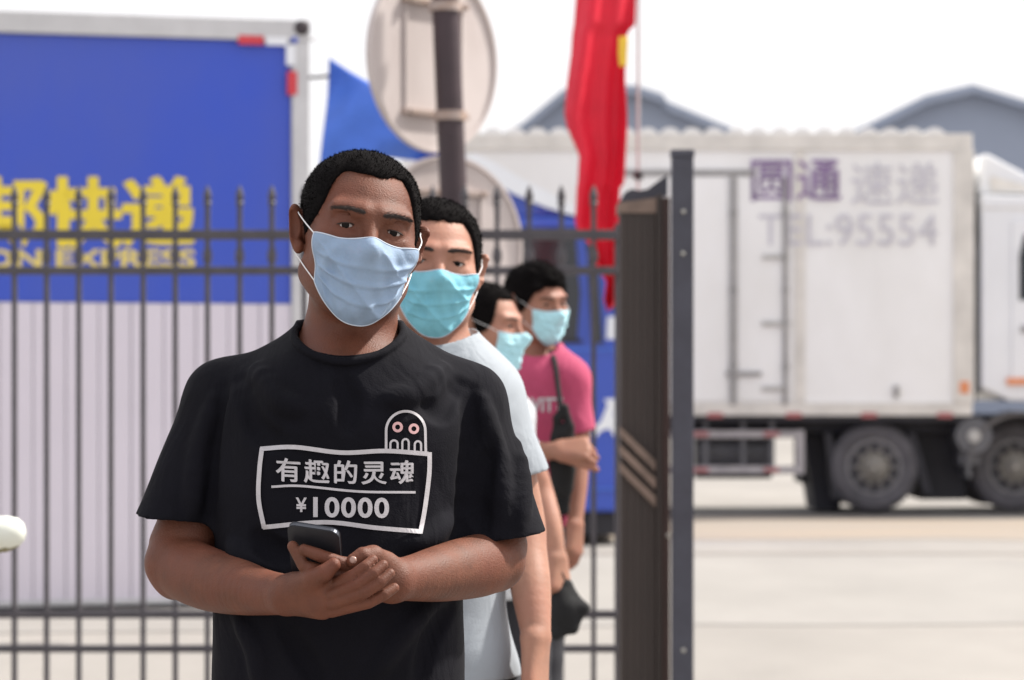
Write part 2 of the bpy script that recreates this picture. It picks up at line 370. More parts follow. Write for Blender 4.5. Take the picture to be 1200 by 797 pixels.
MB().prism([(tx(1088), tz(588)), (tx(1140), tz(588)), (tx(1152), tz(508)), (tx(1080), tz(508))], TD+.55, TD+1.6).build('battery_box', M['chassis'], truck)
MB().prism([(tx(948), tz(510)), (tx(962), tz(600)), (tx(992), tz(600)), (tx(1000), tz(510))], TD+.6, TD+1.6).build('axle_shroud', M['chassis'], truck)
af = MB().lathe(T(1141, 511, -.02), (0, 1, 0), [(0, .14), (.0, .19), (.02, .205), (.4, .205), (.41, .1)], 26).build('air_filter', M['tank'], truck)
MB().lathe(T(1141, 511, -.02), (0, -1, 0), [(0, .07), (.025, .07), (.03, .02)], 14).build('filter_clip', M['seam_light'], af)
tb('step_plate', 1126, 1150, 527, 545, .1, .4, M['tank'], truck)
# cab
def zx(pts): return [(tx(a), tz(b)) for a, b in pts]
cabprof = zx([(1150, 455), (1184, 470), (1290, 470), (1345, 580), (1385, 580), (1388, 440), (1370, 330), (1345, 245), (1310, 232), (1150, 228)])
cab = MB().prism(cabprof, TD+.02, TD+2.45).build('cab', M['white_cab'], truck, bevel=.03)
fprof = zx([(1150, 227), (1305, 227), (1292, 219), (1205, 203), (1162, 180), (1154, 179), (1150, 184)])
fr = MB().prism(fprof, TD+.15, TD+2.3).build('roof_fairing', M['white_cab'], cab, bevel=.03)
MB().prism(zx([(1163, 205), (1205, 216), (1290, 223), (1290, 225), (1163, 224)]), TD+.125, TD+.146).build('fairing_recess', M['white_trim'], fr)
dr = MB().prism(zx([(1186, 452), (1296, 452), (1318, 400), (1316, 268), (1290, 258), (1186, 258)]), TD-.004, TD+.015).build('door', M['white_cab'], cab, bevel=.008)
MB().prism(zx([(1194, 352), (1300, 352), (1308, 300), (1290, 274), (1200, 274), (1194, 300)]), TD-.010, TD-.006).build('window', M['dark_glass'], dr)
tb('handle', 1196, 1214, 382, 390, -.03, -.005, M['seam'], dr)
tb('side_marker', 1180, 1204, 443, 451, -.03, .018, M['orange_mark'], cab)
tb('cab_seam', 1151, 1300, 243, 245, .012, .03, M['white_trim'], cab, 0)
MB().prism(zx([(1350, 330), (1366, 330), (1384, 425), (1384, 440), (1350, 440)]), TD+2.47, TD+2.475).build('window', M['dark_glass'], cab)
tb('cab_back_panel', 1141.5, 1149.5, 250, 470, .3, 2.2, M['chassis'], truck)
MB().tube([T(1143, 235, .25), T(1146, 300, .1), T(1145, 350, .1), T(1147, 460, .1)], .05, 10).build('hose', M['tank'], truck)
fp = [T(1196+64*math.cos(a), 548-66*math.sin(a), 0) for a in np.linspace(PI*1.06, PI*.0, 26)]
fd = MB(); P = []
for i, p in enumerate(fp):
    d = np.array([p[0]-tx(1196), 0, p[2]-tz(548)]); d /= np.linalg.norm(d)
    P.append([p+np.array([0, -.02, 0])-d*.05, p+np.array([0, -.04, 0]), p+np.array([0, .45, 0]), p+np.array([0, .45, 0])-d*.03, p+np.array([0, .03, 0])-d*.05])
fd.grid(P); fd.build('mudguard', M['tank'], truck, smooth=False)
hb = MB().box(tx(1342), tx(1387), TD+.1, TD+.35, tz(545), tz(515)).build('headlight', M['white_trim'], truck, bevel=.02)

# ------------------------------------------------------------------ blue truck cab (middle)
BD = 26.0
def bx(px): return (px-600)/FPX*BD
def bz(py): return CAM_Z-(py-HOR)/FPX*BD
def bzx(pts): return [(bx(a), bz(b)) for a, b in pts]
blue = root('blue_truck', (bx(640), BD+1.1, 0), 'bright blue truck cab with dark window and white door emblem behind the men', 'truck')
bc = MB().prism(bzx([(500, 600), (731, 600), (737, 560), (735, 420), (716, 290), (706, 262), (690, 254), (500, 254)]), BD, BD+2.3).build('cab', M['blue_cab'], blue, bevel=.03)
MB().prism(bzx([(596, 398), (676, 398), (680, 345), (674, 272), (596, 272)]), BD-.012, BD-.004).build('window', M['dark_glass'], bc)
MB().prism(bzx([(500, 398), (584, 398), (584, 272), (500, 272)]), BD-.012, BD-.004).build('window', M['dark_glass'], bc)
wf = MB()
for a, c_ in (((594, 402), (682, 397.5)), ((594, 272), (682, 267))): wf.box(bx(a[0]), bx(c_[0]), BD-.02, BD-.003, bz(a[1]), bz(c_[1]))
wf.build('window_trim', M['chassis'], bc)
MB().prism(bzx([(680, 398), (686, 398), (688, 300), (680, 272), (676, 272), (683, 300), (684, 345)]), BD-.03, BD-.005).build('window_pillar', M['blue_cab'], bc)
wp = MB().prism(bzx([(694, 400), (706, 404), (700, 300), (692, 268), (686, 268)]), BD-.03, BD-.005).build('windscreen_edge', M['dark_glass'], bc)
MB().box(bx(664), bx(733), BD-.016, BD-.003, bz(411), bz(408)).build('body_crease', M['flag_blue'], bc)
MB().box(bx(690), bx(736), BD-.03, BD-.003, bz(574), bz(571.5)).build('bumper_crease', M['flag_blue'], bc)
MB().box(bx(668), bx(671), BD-.01, BD-.003, bz(598), bz(415)).build('door_gap', M['chassis'], bc)
MB().prism(bzx([(690, 508), (704, 494), (712, 474), (708, 468), (722, 467), (725, 476), (719, 484), (723, 498), (731, 512), (722, 515), (714, 502), (704, 505), (697, 514)]), BD-.012, BD-.003).build('emblem', M['blue_white'], bc)
ff = MB().prism(bzx([(530, 254), (690, 254), (672, 246), (640, 231), (600, 210), (575, 197), (552, 184), (546, 186), (530, 200)]), BD+.1, BD+2.2).build('roof_fairing', M['blue_cab'], blue, bevel=.02)
up = [(544, 184), (556, 180), (580, 191), (612, 210), (646, 227), (676, 243), (690, 252)]
lp = [(690, 256), (670, 252), (640, 243), (604, 228), (570, 210), (546, 196)]
MB().prism(bzx(list(reversed(up))+list(reversed(lp)))[::1], BD-.02, BD+2.3).build('fairing_sunlit_top', M['blue_white'], ff)  # sunlit top edge of the fairing, put in as a white strip
mh = MB().tube([(bx(722), BD-.25, bz(372)), (bx(722), BD-.25, bz(398))], [.09, .10], 14).build('mirror', M['blue_white'], blue)
MB().tube([(bx(722), BD-.25, bz(366)), (bx(716), BD+.02, bz(352))], .02, 8).build('mirror_arm', M['chassis'], mh)
MB().box(bx(500), bx(730), BD+.1, BD+2.2, bz(628), bz(601)).build('bumper_valance', M['chassis'], blue)
ty = MB().lathe((bx(560), BD+.1, .48), (0, 1, 0), [(0, .28), (0, .44), (.04, .48), (.25, .48), (.28, .4)], 32).build('wheel', M['tyre'], blue)
MB().lathe((bx(560), BD+.09, .48), (0, 1, 0), [(.03, .29), (0, .27), (.1, .22), (.04, .12), (-.05, .1), (-.06, .02)], 24).build('rim', M['rim'], ty)
ty2 = MB().lathe((bx(560), BD+1.95, .48), (0, 1, 0), [(0, .28), (0, .44), (.04, .48), (.25, .48), (.28, .4)], 32).build('wheel', M['tyre'], blue)

# ------------------------------------------------------------------ blue and white express box body (left), turned about 16 degrees
ang = math.radians(15); U = np.array([math.cos(ang), math.sin(ang), 0]); N = np.array([math.sin(ang), -math.cos(ang), 0]); Zv = np.array([0, 0, 1.])
EO = W(362, 450, 19.0); EO[2] = 0
def E(px, py, lift=0.0):
    """pixel -> point on the tilted face of the express box, lift metres proud of it"""
    d = np.array([(px-600)/FPX, 1, -(py-HOR)/FPX]); o = np.array([0, 0, CAM_Z]); q = EO+N*lift
    t = np.dot(q-o, N)/np.dot(d, N); return o+d*t
def eu(px, py=450): return float(np.dot(E(px, py)-EO, U))
ez = lambda px, py: float(E(px, py)[2])
exp_ = root('cargo_box', tuple(EO-U*1.5), 'blue and white express cargo box with big yellow lettering behind the left fence', 'cargo box')
UL = -4.6; zt = ez(362, 30); zm = ez(200, 355); zb = 0.03
def eb(name, u0, u1, z0, z1, n0, n1, m, parent=exp_, bev=.006):
    return MB().obox(EO+U*u0+N*n0+Zv*z0, U, Zv, N, u1-u0, z1-z0, n1-n0).build(name, m, parent, bevel=bev)
eb('body', UL, 0, zb, zt-.02, -2.3, -.02, M['frame_white'])
u_in = eu(341)
bp = eb('blue_panel', UL+.05, u_in, zm, ez(340, 49), -.019, 0, M['blue_panel'])
fr_ = eb('frame_rail', UL, 0.003, ez(340, 49)+.002, zt+.03, -.04, .04, M['frame_white'])
eb('frame_post', u_in+.002, 0, zb, ez(340, 49), -.04, .035, M['frame_white'])
for px, py, w_, h_ in ((293, 47.5, .16, .055), (341.5, 98, .06, .15)):
    p = E(px, py); u = float(np.dot(p-EO, U)); eb('red_tape', u-w_/2, u+w_/2, p[2]-h_/2, p[2]+h_/2, .001, .045 if h_ < .1 else .04, M['red_tape'], bp, 0)
for px, py, w_, h_ in ((323, 49, .14, .05), (339.5, 65, .055, .13)):
    p = E(px, py); u = float(np.dot(p-EO, U)); eb('white_tape', u-w_/2, u+w_/2, p[2]-h_/2, p[2]+h_/2, .001, .044 if h_ < .1 else .039, M['blue_white'], bp, 0)
k = 0; u = u_in; pw = .205; first = None
while u-pw > UL:
    eb('ribbed_panel', u-pw+.006, u, zb, zm-.004, -.019, -.002 if k % 2 else .004, M['lavender'], exp_, .004); u -= pw; k += 1
eb('bottom_sill', UL, u_in, zb, ez(200, 700), .006, .02, M['frame_white'])
tp = lambda px, py: E(px, py, .003)
for i_, (ox, oy) in enumerate(((-1.3, -.8), (1.3, -.8), (0, 1.0), (-1.3, .9), (1.3, .9))):
    text_on('lettering', '德邦快递', (-118, 207, 229, 290), (lambda px, py: E(px+ox, py+oy, .003+.0006*i_)), M['yellow'], bp, .02, .97)
text_on('lettering', 'DEPPON EXPRESS', (-118, 292, 229, 314), tp, M['pale_yellow'], bp, .03, 1.02)
MB().lathe(E(353, 33, .02), N, [(-.06, .05), (.03, .05), (.04, .03)], 12).build('corner_cap', M['knob_dark'], fr_)
MB().lathe(E(345, 47, .036), N, [(0, .022), (.012, .02), (.014, .008)], 8).build('rivet', M['blue_panel'], fr_)
MB().tube([E(360, 46, -.1), E(371, 46, -.1)], .012, 8).build('side_hook', M['frame_white'], fr_)

# ------------------------------------------------------------------ blue pennant tied to the box by a cord
FD = 17.0
def cloth_strip(rows, D, amp, freq, ny, nx, phase=0.0, lean=0):
    """rows: (y_px, left_px, right_px); a hanging sheet with vertical folds"""
    ys = np.array([r[0] for r in rows]); L_ = np.array([r[1] for r in rows]); R_ = np.array([r[2] for r in rows]); P = []
    for y in np.linspace(ys[0], ys[-1], ny):
        l, r = np.interp(y, ys, L_), np.interp(y, ys, R_); row = []
        for s in np.linspace(0, 1, nx):
            d = D+amp*math.sin(freq*s*2*PI+phase+.004*y*2)+amp*.45*math.sin(freq*2.3*s*2*PI+1+.011*y)+lean*s
            p = W(l+(r-l)*s, y, D); row.append((p[0], d, p[2]))
        P.append(row)
    return P
def cloth(name, P, m, parent, th=.004):
    b = MB().grid(P); o = b.build(name, m, parent, smooth=True); md = o.modifiers.new('thickness', 'SOLIDIFY'); md.thickness = th; return o
pen = root('pennant', tuple(W(378, 130, FD)), 'blue triangular flag tied by a cord to the corner of the blue cargo box', 'flag')
P = []
for t in np.linspace(0, 1, 34):
    top = (386+t*136, 68+t*118-14*math.sin(PI*t)*(1 if t < .5 else .6)+0); bot = (374+t*148, 196-6*t-8*math.sin(PI*t))
    row = []
    for s in np.linspace(0, 1, 22):
        p = W(top[0]+(bot[0]-top[0])*s, top[1]+(bot[1]-top[1])*s, FD); p[1] += .09*math.sin(t*7+s*3)+.05*math.sin(s*6+t*11); row.append(p)
    P.append(row)
pf = cloth('flag_cloth', P, M['flag_blue'], pen)
MB().tube([W(362, 91, FD), W(374, 90.5, FD), W(386, 89, FD)], .010, 8).build('cord', M['knob_dark'], pen)

# ------------------------------------------------------------------ two round signs on a plum-brown post, seen from behind
SD = 12.8
sg = root('road_sign', (W(533, 450, SD)[0], SD, 0), 'two round road signs seen from behind on one dark plum post', 'road sign')
pt, pb_ = W(519, -60, SD), W(541, 450, SD); dirp = (pb_-pt)/(pb_[2]-pt[2])
foot = pb_+dirp*(0-pb_[2])
sg.location = foot
MB().tube([pt, foot], [.058, .062], 20).build('post', M['sign_post'], sg, smooth=False)
def sign_disc(px, py, R, yaw, back):
    c = W(px, py, SD+back); a = math.radians(yaw); n = np.array([math.sin(a), -math.cos(a), 0]); e = np.array([math.cos(a), math.sin(a), 0])
    d = MB().lathe(c, n, [(-.012, R-.01), (-.012, R), (.018, R), (.018, R-.014), (.004, R-.018), (.003, .01)], 72).build('sign_disc', M['sign_back'], sg)
    for dz in (-.235*R/.4, .235*R/.4):
        w_ = math.sqrt(R*R-dz*dz)*.62
        br = MB().obox(c+Zv*(dz-.012)+n*.004-e*w_, e, Zv, n, 2*w_, .024, .03).build('bracket', M['rust'], d, bevel=.003)
        for s in (-1, 1): MB().lathe(c+Zv*dz+e*w_*.85*s+n*.034, n, [(0, .012), (.012, .012), (.014, .004)], 6).build('bolt', M['rust'], d)
    for s in (-.55, .55):
        MB().obox(c+e*(s*R*.8-.008)+n*.004-Zv*R*.62, e, Zv, n, .014, R*1.24, .012).build('stiffener', M['sign_back'], d, bevel=.003)
    return d
sign_disc(507, 69, .412, 49, .20); sign_disc(524, 289, .40, 36, .24)
for py in (8, 136): 
    c = W(523, py, SD); MB().lathe(pt+(foot-pt)*((pt[2]-c[2])/(pt[2]-foot[2]))-np.array([0, 0, .02]), (0, 0, 1), [(0, .064), (0, .071), (.04, .071), (.04, .064)], 20).build('clamp', M['rust'], sg)

# ------------------------------------------------------------------ red flag
GD = 14.2
fp_ = root('flag_pole', (W(748, 450, GD)[0], GD, 0), 'red flag with yellow star drooping from a thin pale pole', 'flag')
MB().tube([(W(748, 0, GD)[0], GD, 0.0), (W(748, 0, GD)[0], GD, W(748, -260, GD)[2])], .008, 10).build('pole', M['pole'], fp_)
MB().lathe((W(748, 0, GD)[0], GD, W(748, 211, GD)[2]), (0, 0, 1), [(0, .012), (.005, .024), (.04, .024), (.045, .01)], 12).build('pole_joint', M['knob_dark'], fp_)
rows = [(-180, 684, 747), (-60, 679, 747), (0, 675, 746), (28, 673, 745), (33, 672, 739), (40, 671, 735), (60, 670, 733.5), (98, 665, 733), (134, 662, 735), (150, 665, 735), (183, 679, 733),
        (216, 677, 731), (222, 676, 726), (262, 674, 725), (275, 678, 725), (288, 692, 725), (306, 695, 725), (318, 701, 725), (330, 710, 725), (352, 707, 724), (364, 711, 713)]
Pf = cloth_strip(rows, GD, .05, .95, 150, 60, 2.6)
flag = cloth('flag_cloth', Pf, M['flag_red'], fp_, .003)
Ps = cloth_strip([(43, 725, 736), (62, 724.5, 735), (78, 726, 734.5)], GD-.13, .004, 1, 12, 8)
cloth('star', Ps, M['flag_yellow'], flag, .002)

# ------------------------------------------------------------------ fence
ND = 11.8
def nx_(px): return (px-600)/FPX*ND
def nz_(py): return CAM_Z-(py-HOR)/FPX*ND
fx0, fx1 = nx_(-110), nx_(731)
fence = root('steel_fence', ((fx0+fx1)/2, ND, 0), 'dark grey spear topped steel picket fence behind the queue', 'fence')
for py0, py1 in ((269.5, 281), (312.5, 322), (715.5, 724.5), (756, 764.5)):
    MB().box(fx0, fx1, ND-.016, ND+.016, nz_(py1), nz_(py0)).build('rail', M['fence'], fence, bevel=.004)
px = 17-37.7*3; pick = None
while px < 728:
    if pick is None:
        x = nx_(px); pick = MB().box(x-.0098, x+.0098, ND-.0145, ND+.0145, .06, nz_(240)).build('picket', M['fence'], fence, bevel=.002)
        fin = MB().lathe((x, ND, nz_(240)), (0, 0, 1), [(-.004, .014), (.006, .017), (.012, .013), (.028, .0165), (.042, .0155), (.062, .009), (.078, .002)], 12).build('spear_tip', M['fence'], pick)
        kn = MB().lathe((x, ND, nz_(300)), (0, 0, 1), [(-.03, .0135), (-.018, .017), (0, .0195), (.018, .017), (.03, .0135)], 12).build('collar', M['fence'], pick)
    else:
        o = copy_part(pick, fence, (nx_(px)-x, 0, 0)); copy_part(fin, o, (0, 0, 0)); copy_part(kn, o, (0, 0, 0))
    px += 37.7
for px in (-105, 414.7+19, 729):
    MB().box(nx_(px)-.028, nx_(px)+.028, ND+.018, ND+.074, 0, nz_(262)).build('post', M['fence'], fence, bevel=.004)

# ------------------------------------------------------------------ gate leaf seen almost edge-on, and its post
PD = 10.6
def g_(px, py, dy=0): p = W(px, py, PD); return np.array([p[0], PD+dy, p[2]])
gx = lambda px: g_(px, 0)[0]
gz = lambda py: g_(0, py)[2]
gp = root('gate_post', ((gx(787)+gx(813))/2, PD+.04, 0), 'slate blue square steel gate post with pale bolts', 'gate post')
MB().box(gx(787.5), gx(813), PD, PD+.08, 0, gz(184)).build('post', M['post'], gp, bevel=.004)
MB().box(gx(786.5), gx(814), PD-.003, PD+.083, gz(183.8), gz(175)).build('post_cap', M['post'], gp, bevel=.004)
for px, py in ((801, 248), (800.5, 297), (801, 762)):
    MB().lathe(g_(px, py, -.0), (0, -1, 0), [(0, .008), (.006, .0075), (.008, .003)], 10).build('bolt', M['bolt'], gp)
gl = root('gate_leaf', ((gx(727)+gx(786))/2, PD+.4, 0), 'dark brown boarded gate leaf standing open beside the slate post', 'gate')
a0, a1 = gx(728.5), gx(770.5); nb = 5; bw = (a1-a0)/nb
for i in range(nb):
    MB().box(a0+i*bw+.0004, a0+(i+1)*bw-.0004, PD+.14+(.0012 if i % 2 else 0), PD+.32, .08, gz(246.5)).build('board', M['gate'], gl, bevel=.0008)
MB().add([g_(726, 247, .13), g_(771, 247, .13), g_(771, 229, .13), g_(726, 235, .13), g_(726, 247, .33), g_(771, 247, .33), g_(771, 229, .33), g_(726, 235, .33)],
         [(0,1,2,3),(7,6,5,4),(0,4,5,1),(1,5,6,2),(2,6,7,3),(3,7,4,0)]).build('top_strip', M['gate_sunlit'], gl)  # gate's top rail, its lit front painted in as tan
MB().box(gx(771), gx(779), PD+.11, PD+.32, .08, gz(226)).build('stile', M['gate'], gl, bevel=.004)
MB().box(gx(779.2), gx(786.8), PD+.09, PD+.31, .08, gz(229)).build('stile', M['gate_edge'], gl, bevel=.004)
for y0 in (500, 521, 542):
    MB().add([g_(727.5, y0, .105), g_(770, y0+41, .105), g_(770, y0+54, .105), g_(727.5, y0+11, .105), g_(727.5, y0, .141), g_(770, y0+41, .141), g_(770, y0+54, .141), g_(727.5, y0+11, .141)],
             [(0,3,2,1),(4,5,6,7),(0,1,5,4),(1,2,6,5),(2,3,7,6),(3,0,4,7)]).build('sunlight_streak', M['gate_sunlit'], gl)  # streaks of sunlight on the boards, put in as pale strips
MB().lathe(g_(785, 629, .09), (0, -1, 0), [(0, .008), (.006, .0075), (.008, .003)], 10).build('bolt', M['bolt'], gl)
cp = [(729, 231), (735, 221), (743, 217), (752, 219), (762, 217), (774, 208), (786, 200)]
MB().prism([(gx(a), gz(b)) for a, b in [(786, 224.5), (729, 234)][::1]+[]+cp][::-1] if False else [(gx(a), gz(b)) for a, b in [(729, 234.5), (771, 228.6), (786, 225)]+cp[::-1]], PD+.2, PD+.24).build('scroll_plate', M['post'], gl)

# ------------------------------------------------------------------ ivory knob poking in at the left edge
KD = 6.2
kb = root('barrier_arm', tuple(W(-60, 660, KD)), 'rounded ivory knob on an olive arm poking in at the left edge', 'barrier arm')
kb.location[2] = 0
MB().lathe(W(-20, 626, KD), (1, 0, .06), [(0, .02), (.0, .034), (.03, .036), (.055, .035), (.075, .029), (.086, .018), (.09, .004)], 26).build('knob', M['ivory'], kb, smooth=True)
MB().tube([W(-20, 630, KD)+[0, .0, 0], W(8, 636, KD), W(22, 634, KD)], [.022, .021, .012], 14).build('knob_rim', M['olive'], kb)
MB().tube([W(-62, 648, KD), W(-20, 640, KD), W(6, 640, KD)], [.026, .024, .012], 14).build('arm', M['olive'], kb)
MB().tube([W(-62, 640, KD), (*W(-62, 640, KD)[:2], 0)], .04, 16).build('arm_post', M['olive'], kb)

# ================================================================== people: signed-distance sculpting
f32 = np.float32
def rotm(yaw=0, roll=0, pitch=0):
    a, b, c = math.radians(yaw), math.radians(roll), math.radians(pitch)
    Rz = np.array([[math.cos(a), -math.sin(a), 0], [math.sin(a), math.cos(a), 0], [0, 0, 1]])
    Ry = np.array([[math.cos(b), 0, math.sin(b)], [0, 1, 0], [-math.sin(b), 0, math.cos(b)]])
    Rx = np.array([[1, 0, 0], [0, math.cos(c), -math.sin(c)], [0, math.sin(c), math.cos(c)]])
    return Rz@Ry@Rx
def ell(c, r, R=None):
    c = np.array(c, float); r = np.array(r if hasattr(r, '__len__') else (r, r, r), float)
    def fn(X, Y, Z):
        x, y, z = X-f32(c[0]), Y-f32(c[1]), Z-f32(c[2])
        if R is not None: x, y, z = [R[0, i]*x+R[1, i]*y+R[2, i]*z for i in range(3)]
        a = np.sqrt((x/r[0])**2+(y/r[1])**2+(z/r[2])**2); b = np.sqrt((x/r[0]**2)**2+(y/r[1]**2)**2+(z/r[2]**2)**2)
        return a*(a-1)/np.maximum(b, 1e-5)
    m = r if R is None else np.full(3, r.max())
    return fn, c-m, c+m
def cap(a, b, ra, rb=None):
    a, b = np.array(a, float), np.array(b, float); rb = ra if rb is None else rb; d = b-a; L2 = float(d@d)+1e-12
    def fn(X, Y, Z):
        x, y, z = X-f32(a[0]), Y-f32(a[1]), Z-f32(a[2])
        t = np.clip((x*f32(d[0])+y*f32(d[1])+z*f32(d[2]))/f32(L2), 0, 1)
        return np.sqrt((x-t*f32(d[0]))**2+(y-t*f32(d[1]))**2+(z-t*f32(d[2]))**2)-(f32(ra)+t*f32(rb-ra))
    return fn, np.minimum(a-ra, b-rb), np.maximum(a+ra, b+rb)
def multi(pts):
    """rows (point, radius): tapered bones joined exactly, as one primitive"""
    cs = [cap(a, b, ra, rb) for (a, ra), (b, rb) in zip(pts[:-1], pts[1:])]
    def fn(X, Y, Z):
        D = cs[0][0](X, Y, Z)
        for c in cs[1:]: D = np.minimum(D, c[0](X, Y, Z))
        return D
    return fn, np.min([c[1] for c in cs], 0), np.max([c[2] for c in cs], 0)
def limb(pts, k=5):
    """smooths a list of (point, radius) joints into a rounded limb"""
    Q = spline([np.append(np.array(p, float), r) for p, r in pts], k); return [(q[:3], float(q[3])) for q in Q]
def loft(sec, n=2.3):
    """sec rows (z, cx, cy, half width, half depth)"""
    s = np.array(sorted(sec), float); lo = np.array([(s[:, 1]-s[:, 3]).min(), (s[:, 2]-s[:, 4]).min(), s[0, 0]]); hi = np.array([(s[:, 1]+s[:, 3]).max(), (s[:, 2]+s[:, 4]).max(), s[-1, 0]])
    zz = np.linspace(s[0, 0], s[-1, 0], 200)
    cur = []
    for i in (1, 2, 3, 4):
        v = np.interp(zz, s[:, 0], s[:, i]); k = np.hanning(31); k /= k.sum(); cur.append(np.convolve(np.pad(v, 15, mode='edge'), k, 'valid'))
    def fn(X, Y, Z):
        cx, cy, a, b = [np.interp(Z, zz, c).astype(f32) for c in cur]
        q = (np.abs((X-cx)/a)**n+np.abs((Y-cy)/b)**n)**(1/n)
        return np.maximum((q-1)*np.minimum(a, b), np.maximum(Z-f32(s[-1, 0]), f32(s[0, 0])-Z))
    return fn, lo, hi
def xform(p, R, c, s=1.0):
    fn, lo, hi = p; c = np.array(c, float)
    K = np.array([[x, y, z] for x in (lo[0], hi[0]) for y in (lo[1], hi[1]) for z in (lo[2], hi[2])])@R.T*s+c
    def g(X, Y, Z):
        x, y, z = (X-f32(c[0]))/f32(s), (Y-f32(c[1]))/f32(s), (Z-f32(c[2]))/f32(s)
        return fn(*[f32(R[0, i])*x+f32(R[1, i])*y+f32(R[2, i])*z for i in range(3)])*f32(s)
    return g, K.min(0), K.max(0)
def both(p, fn2):
    fn, lo, hi = p; return (lambda X, Y, Z: np.maximum(fn(X, Y, Z), fn2(X, Y, Z))), lo, hi
def smin(a, b, k):
    if k <= 0: return np.minimum(a, b)
    h = np.clip(.5+.5*(b-a)/k, 0, 1); return b+(a-b)*h-k*h*(1-h)
class SDF:
    def __init__(s): s.ops = []
    def add(s, p, k=.01): s.ops.append(('+', p, k)); return s
    def cut(s, p, k=.004): s.ops.append(('-', p, k)); return s
    def chain(s, pts, k=.006, kin=.004):
        """pts rows (point, radius): one limb or finger, its pieces blended into what is there already"""
        return s.add(multi(pts), k)
    def disp(s, fn, lo, hi): s.ops.append(('d', (fn, np.array(lo), np.array(hi)), 0)); return s
    def at(s, P):
        X, Y, Z = [np.asarray(P)[..., i].astype(f32) for i in range(3)]; D = np.full(X.shape, 1., f32)
        for t, (fn, lo, hi), k in s.ops:
            if t == '+': D = smin(D, fn(X, Y, Z), k)
            elif t == '-': D = -smin(-D, fn(X, Y, Z), k)
            else: D = D+fn(X, Y, Z)
        return D
    def march(s, O, d, t0, t1, n=220, last=False):
        """first surface crossing along O + t d; O (m, 3), d (3,) or (m, 3)"""
        ts = np.linspace(t0, t1, n); O = np.atleast_2d(O); d = np.atleast_2d(d)
        V = s.at(O[:, None, :]+ts[None, :, None]*d[:, None, :]); ins = V < 0; i = np.argmax(ins, 1); ok = ins.any(1); i = np.clip(i, 1, n-1)
        r = np.arange(len(V)); a, b = V[r, i-1], V[r, i]
        t = ts[i-1]+(ts[i]-ts[i-1])*np.clip(a/(a-b+1e-9), 0, 1)
        return np.where(ok, t, np.nan)
    def mesh(s, axes):
        ax = [np.asarray(a, f32) for a in axes]; D = np.full([len(a) for a in ax], .05, f32); mg = .012
        for t, (fn, lo, hi), k in s.ops:
            sl = tuple(slice(max(0, np.searchsorted(ax[i], lo[i]-mg-k)-1), np.searchsorted(ax[i], hi[i]+mg+k)+1) for i in range(3))
            X, Y, Z = ax[0][sl[0]][:, None, None], ax[1][sl[1]][None, :, None], ax[2][sl[2]][None, None, :]
            if 0 in D[sl].shape: continue
            v = fn(X, Y, Z).astype(f32)
            if t == '+': D[sl] = smin(D[sl], v, f32(k))
            elif t == '-': D[sl] = -smin(-D[sl], v, f32(k))
            else: D[sl] += v
        for i in range(3):
            for e in (0, -1):
                ix = [slice(None)]*3; ix[i] = e; D[tuple(ix)] = np.maximum(D[tuple(ix)], 1e-3)
        return nets(D, ax)
def nets(D, ax):
    S = D < 0; c = S[:-1, :-1, :-1]; al = c.copy(); an = c.copy()
    cor = [(i, j, k) for i in (0, 1) for j in (0, 1) for k in (0, 1)]; n = D.shape
    for (i, j, k) in cor[1:]:
        v = S[i:n[0]-1+i, j:n[1]-1+j, k:n[2]-1+k]; al &= v; an |= v
    act = an & ~al; I = np.argwhere(act); vid = np.full(act.shape, -1, np.int32); vid[act] = np.arange(len(I), dtype=np.int32)
    vals = {q: D[I[:, 0]+q[0], I[:, 1]+q[1], I[:, 2]+q[2]] for q in cor}
    acc = np.zeros((len(I), 3)); cnt = np.zeros(len(I))
    for q in cor:
        for a in range(3):
            if q[a] == 0:
                e = list(q); e[a] = 1; e = tuple(e); va, vb = vals[q], vals[e]; m = (va < 0) != (vb < 0)
                t = np.where(m, va/np.where(m, va-vb, 1), 0); p = np.tile(np.array(q, float), (len(I), 1)); p[:, a] = t
                acc[m] += p[m]; cnt[m] += 1
    acc /= np.maximum(cnt, 1)[:, None]; V = np.empty_like(acc)
    for a in range(3): b = ax[a][I[:, a]]; V[:, a] = b+(ax[a][I[:, a]+1]-b)*acc[:, a]
    Q = []
    for a in range(3):
        b, c_ = (a+1) % 3, (a+2) % 3; s0 = [slice(None)]*3; s1 = [slice(None)]*3; s0[a] = slice(0, -1); s1[a] = slice(1, None)
        A, B = S[tuple(s0)], S[tuple(s1)]; E_ = np.argwhere(A != B)
        E_ = E_[(E_[:, b] > 0) & (E_[:, c_] > 0) & (E_[:, b] < n[b]-1) & (E_[:, c_] < n[c_]-1)]
        ins = A[E_[:, 0], E_[:, 1], E_[:, 2]]
        def g(db, dc): K = E_.copy(); K[:, b] -= db; K[:, c_] -= dc; return vid[K[:, 0], K[:, 1], K[:, 2]]
        q = np.stack([g(1, 1), g(0, 1), g(0, 0), g(1, 0)], 1); q[~ins] = q[~ins][:, ::-1]; Q.append(q)
    return V, np.concatenate(Q)
def axis(*seg):
    """segments (start, end, step) -> one increasing axis"""
    out = []
    for a, b, h in seg: out.append(np.linspace(a, b, max(2, int(round((b-a)/h)))+0, endpoint=False))
    return np.concatenate(out+[np.array([seg[-1][1]])])
def vnormals(V, F):
    n = np.cross(V[F[:, 2]]-V[F[:, 0]], V[F[:, 3]]-V[F[:, 1]]); N_ = np.zeros_like(V)
    for i in range(4): np.add.at(N_, F[:, i], n)
    return N_/(np.linalg.norm(N_, axis=1)[:, None]+1e-12)
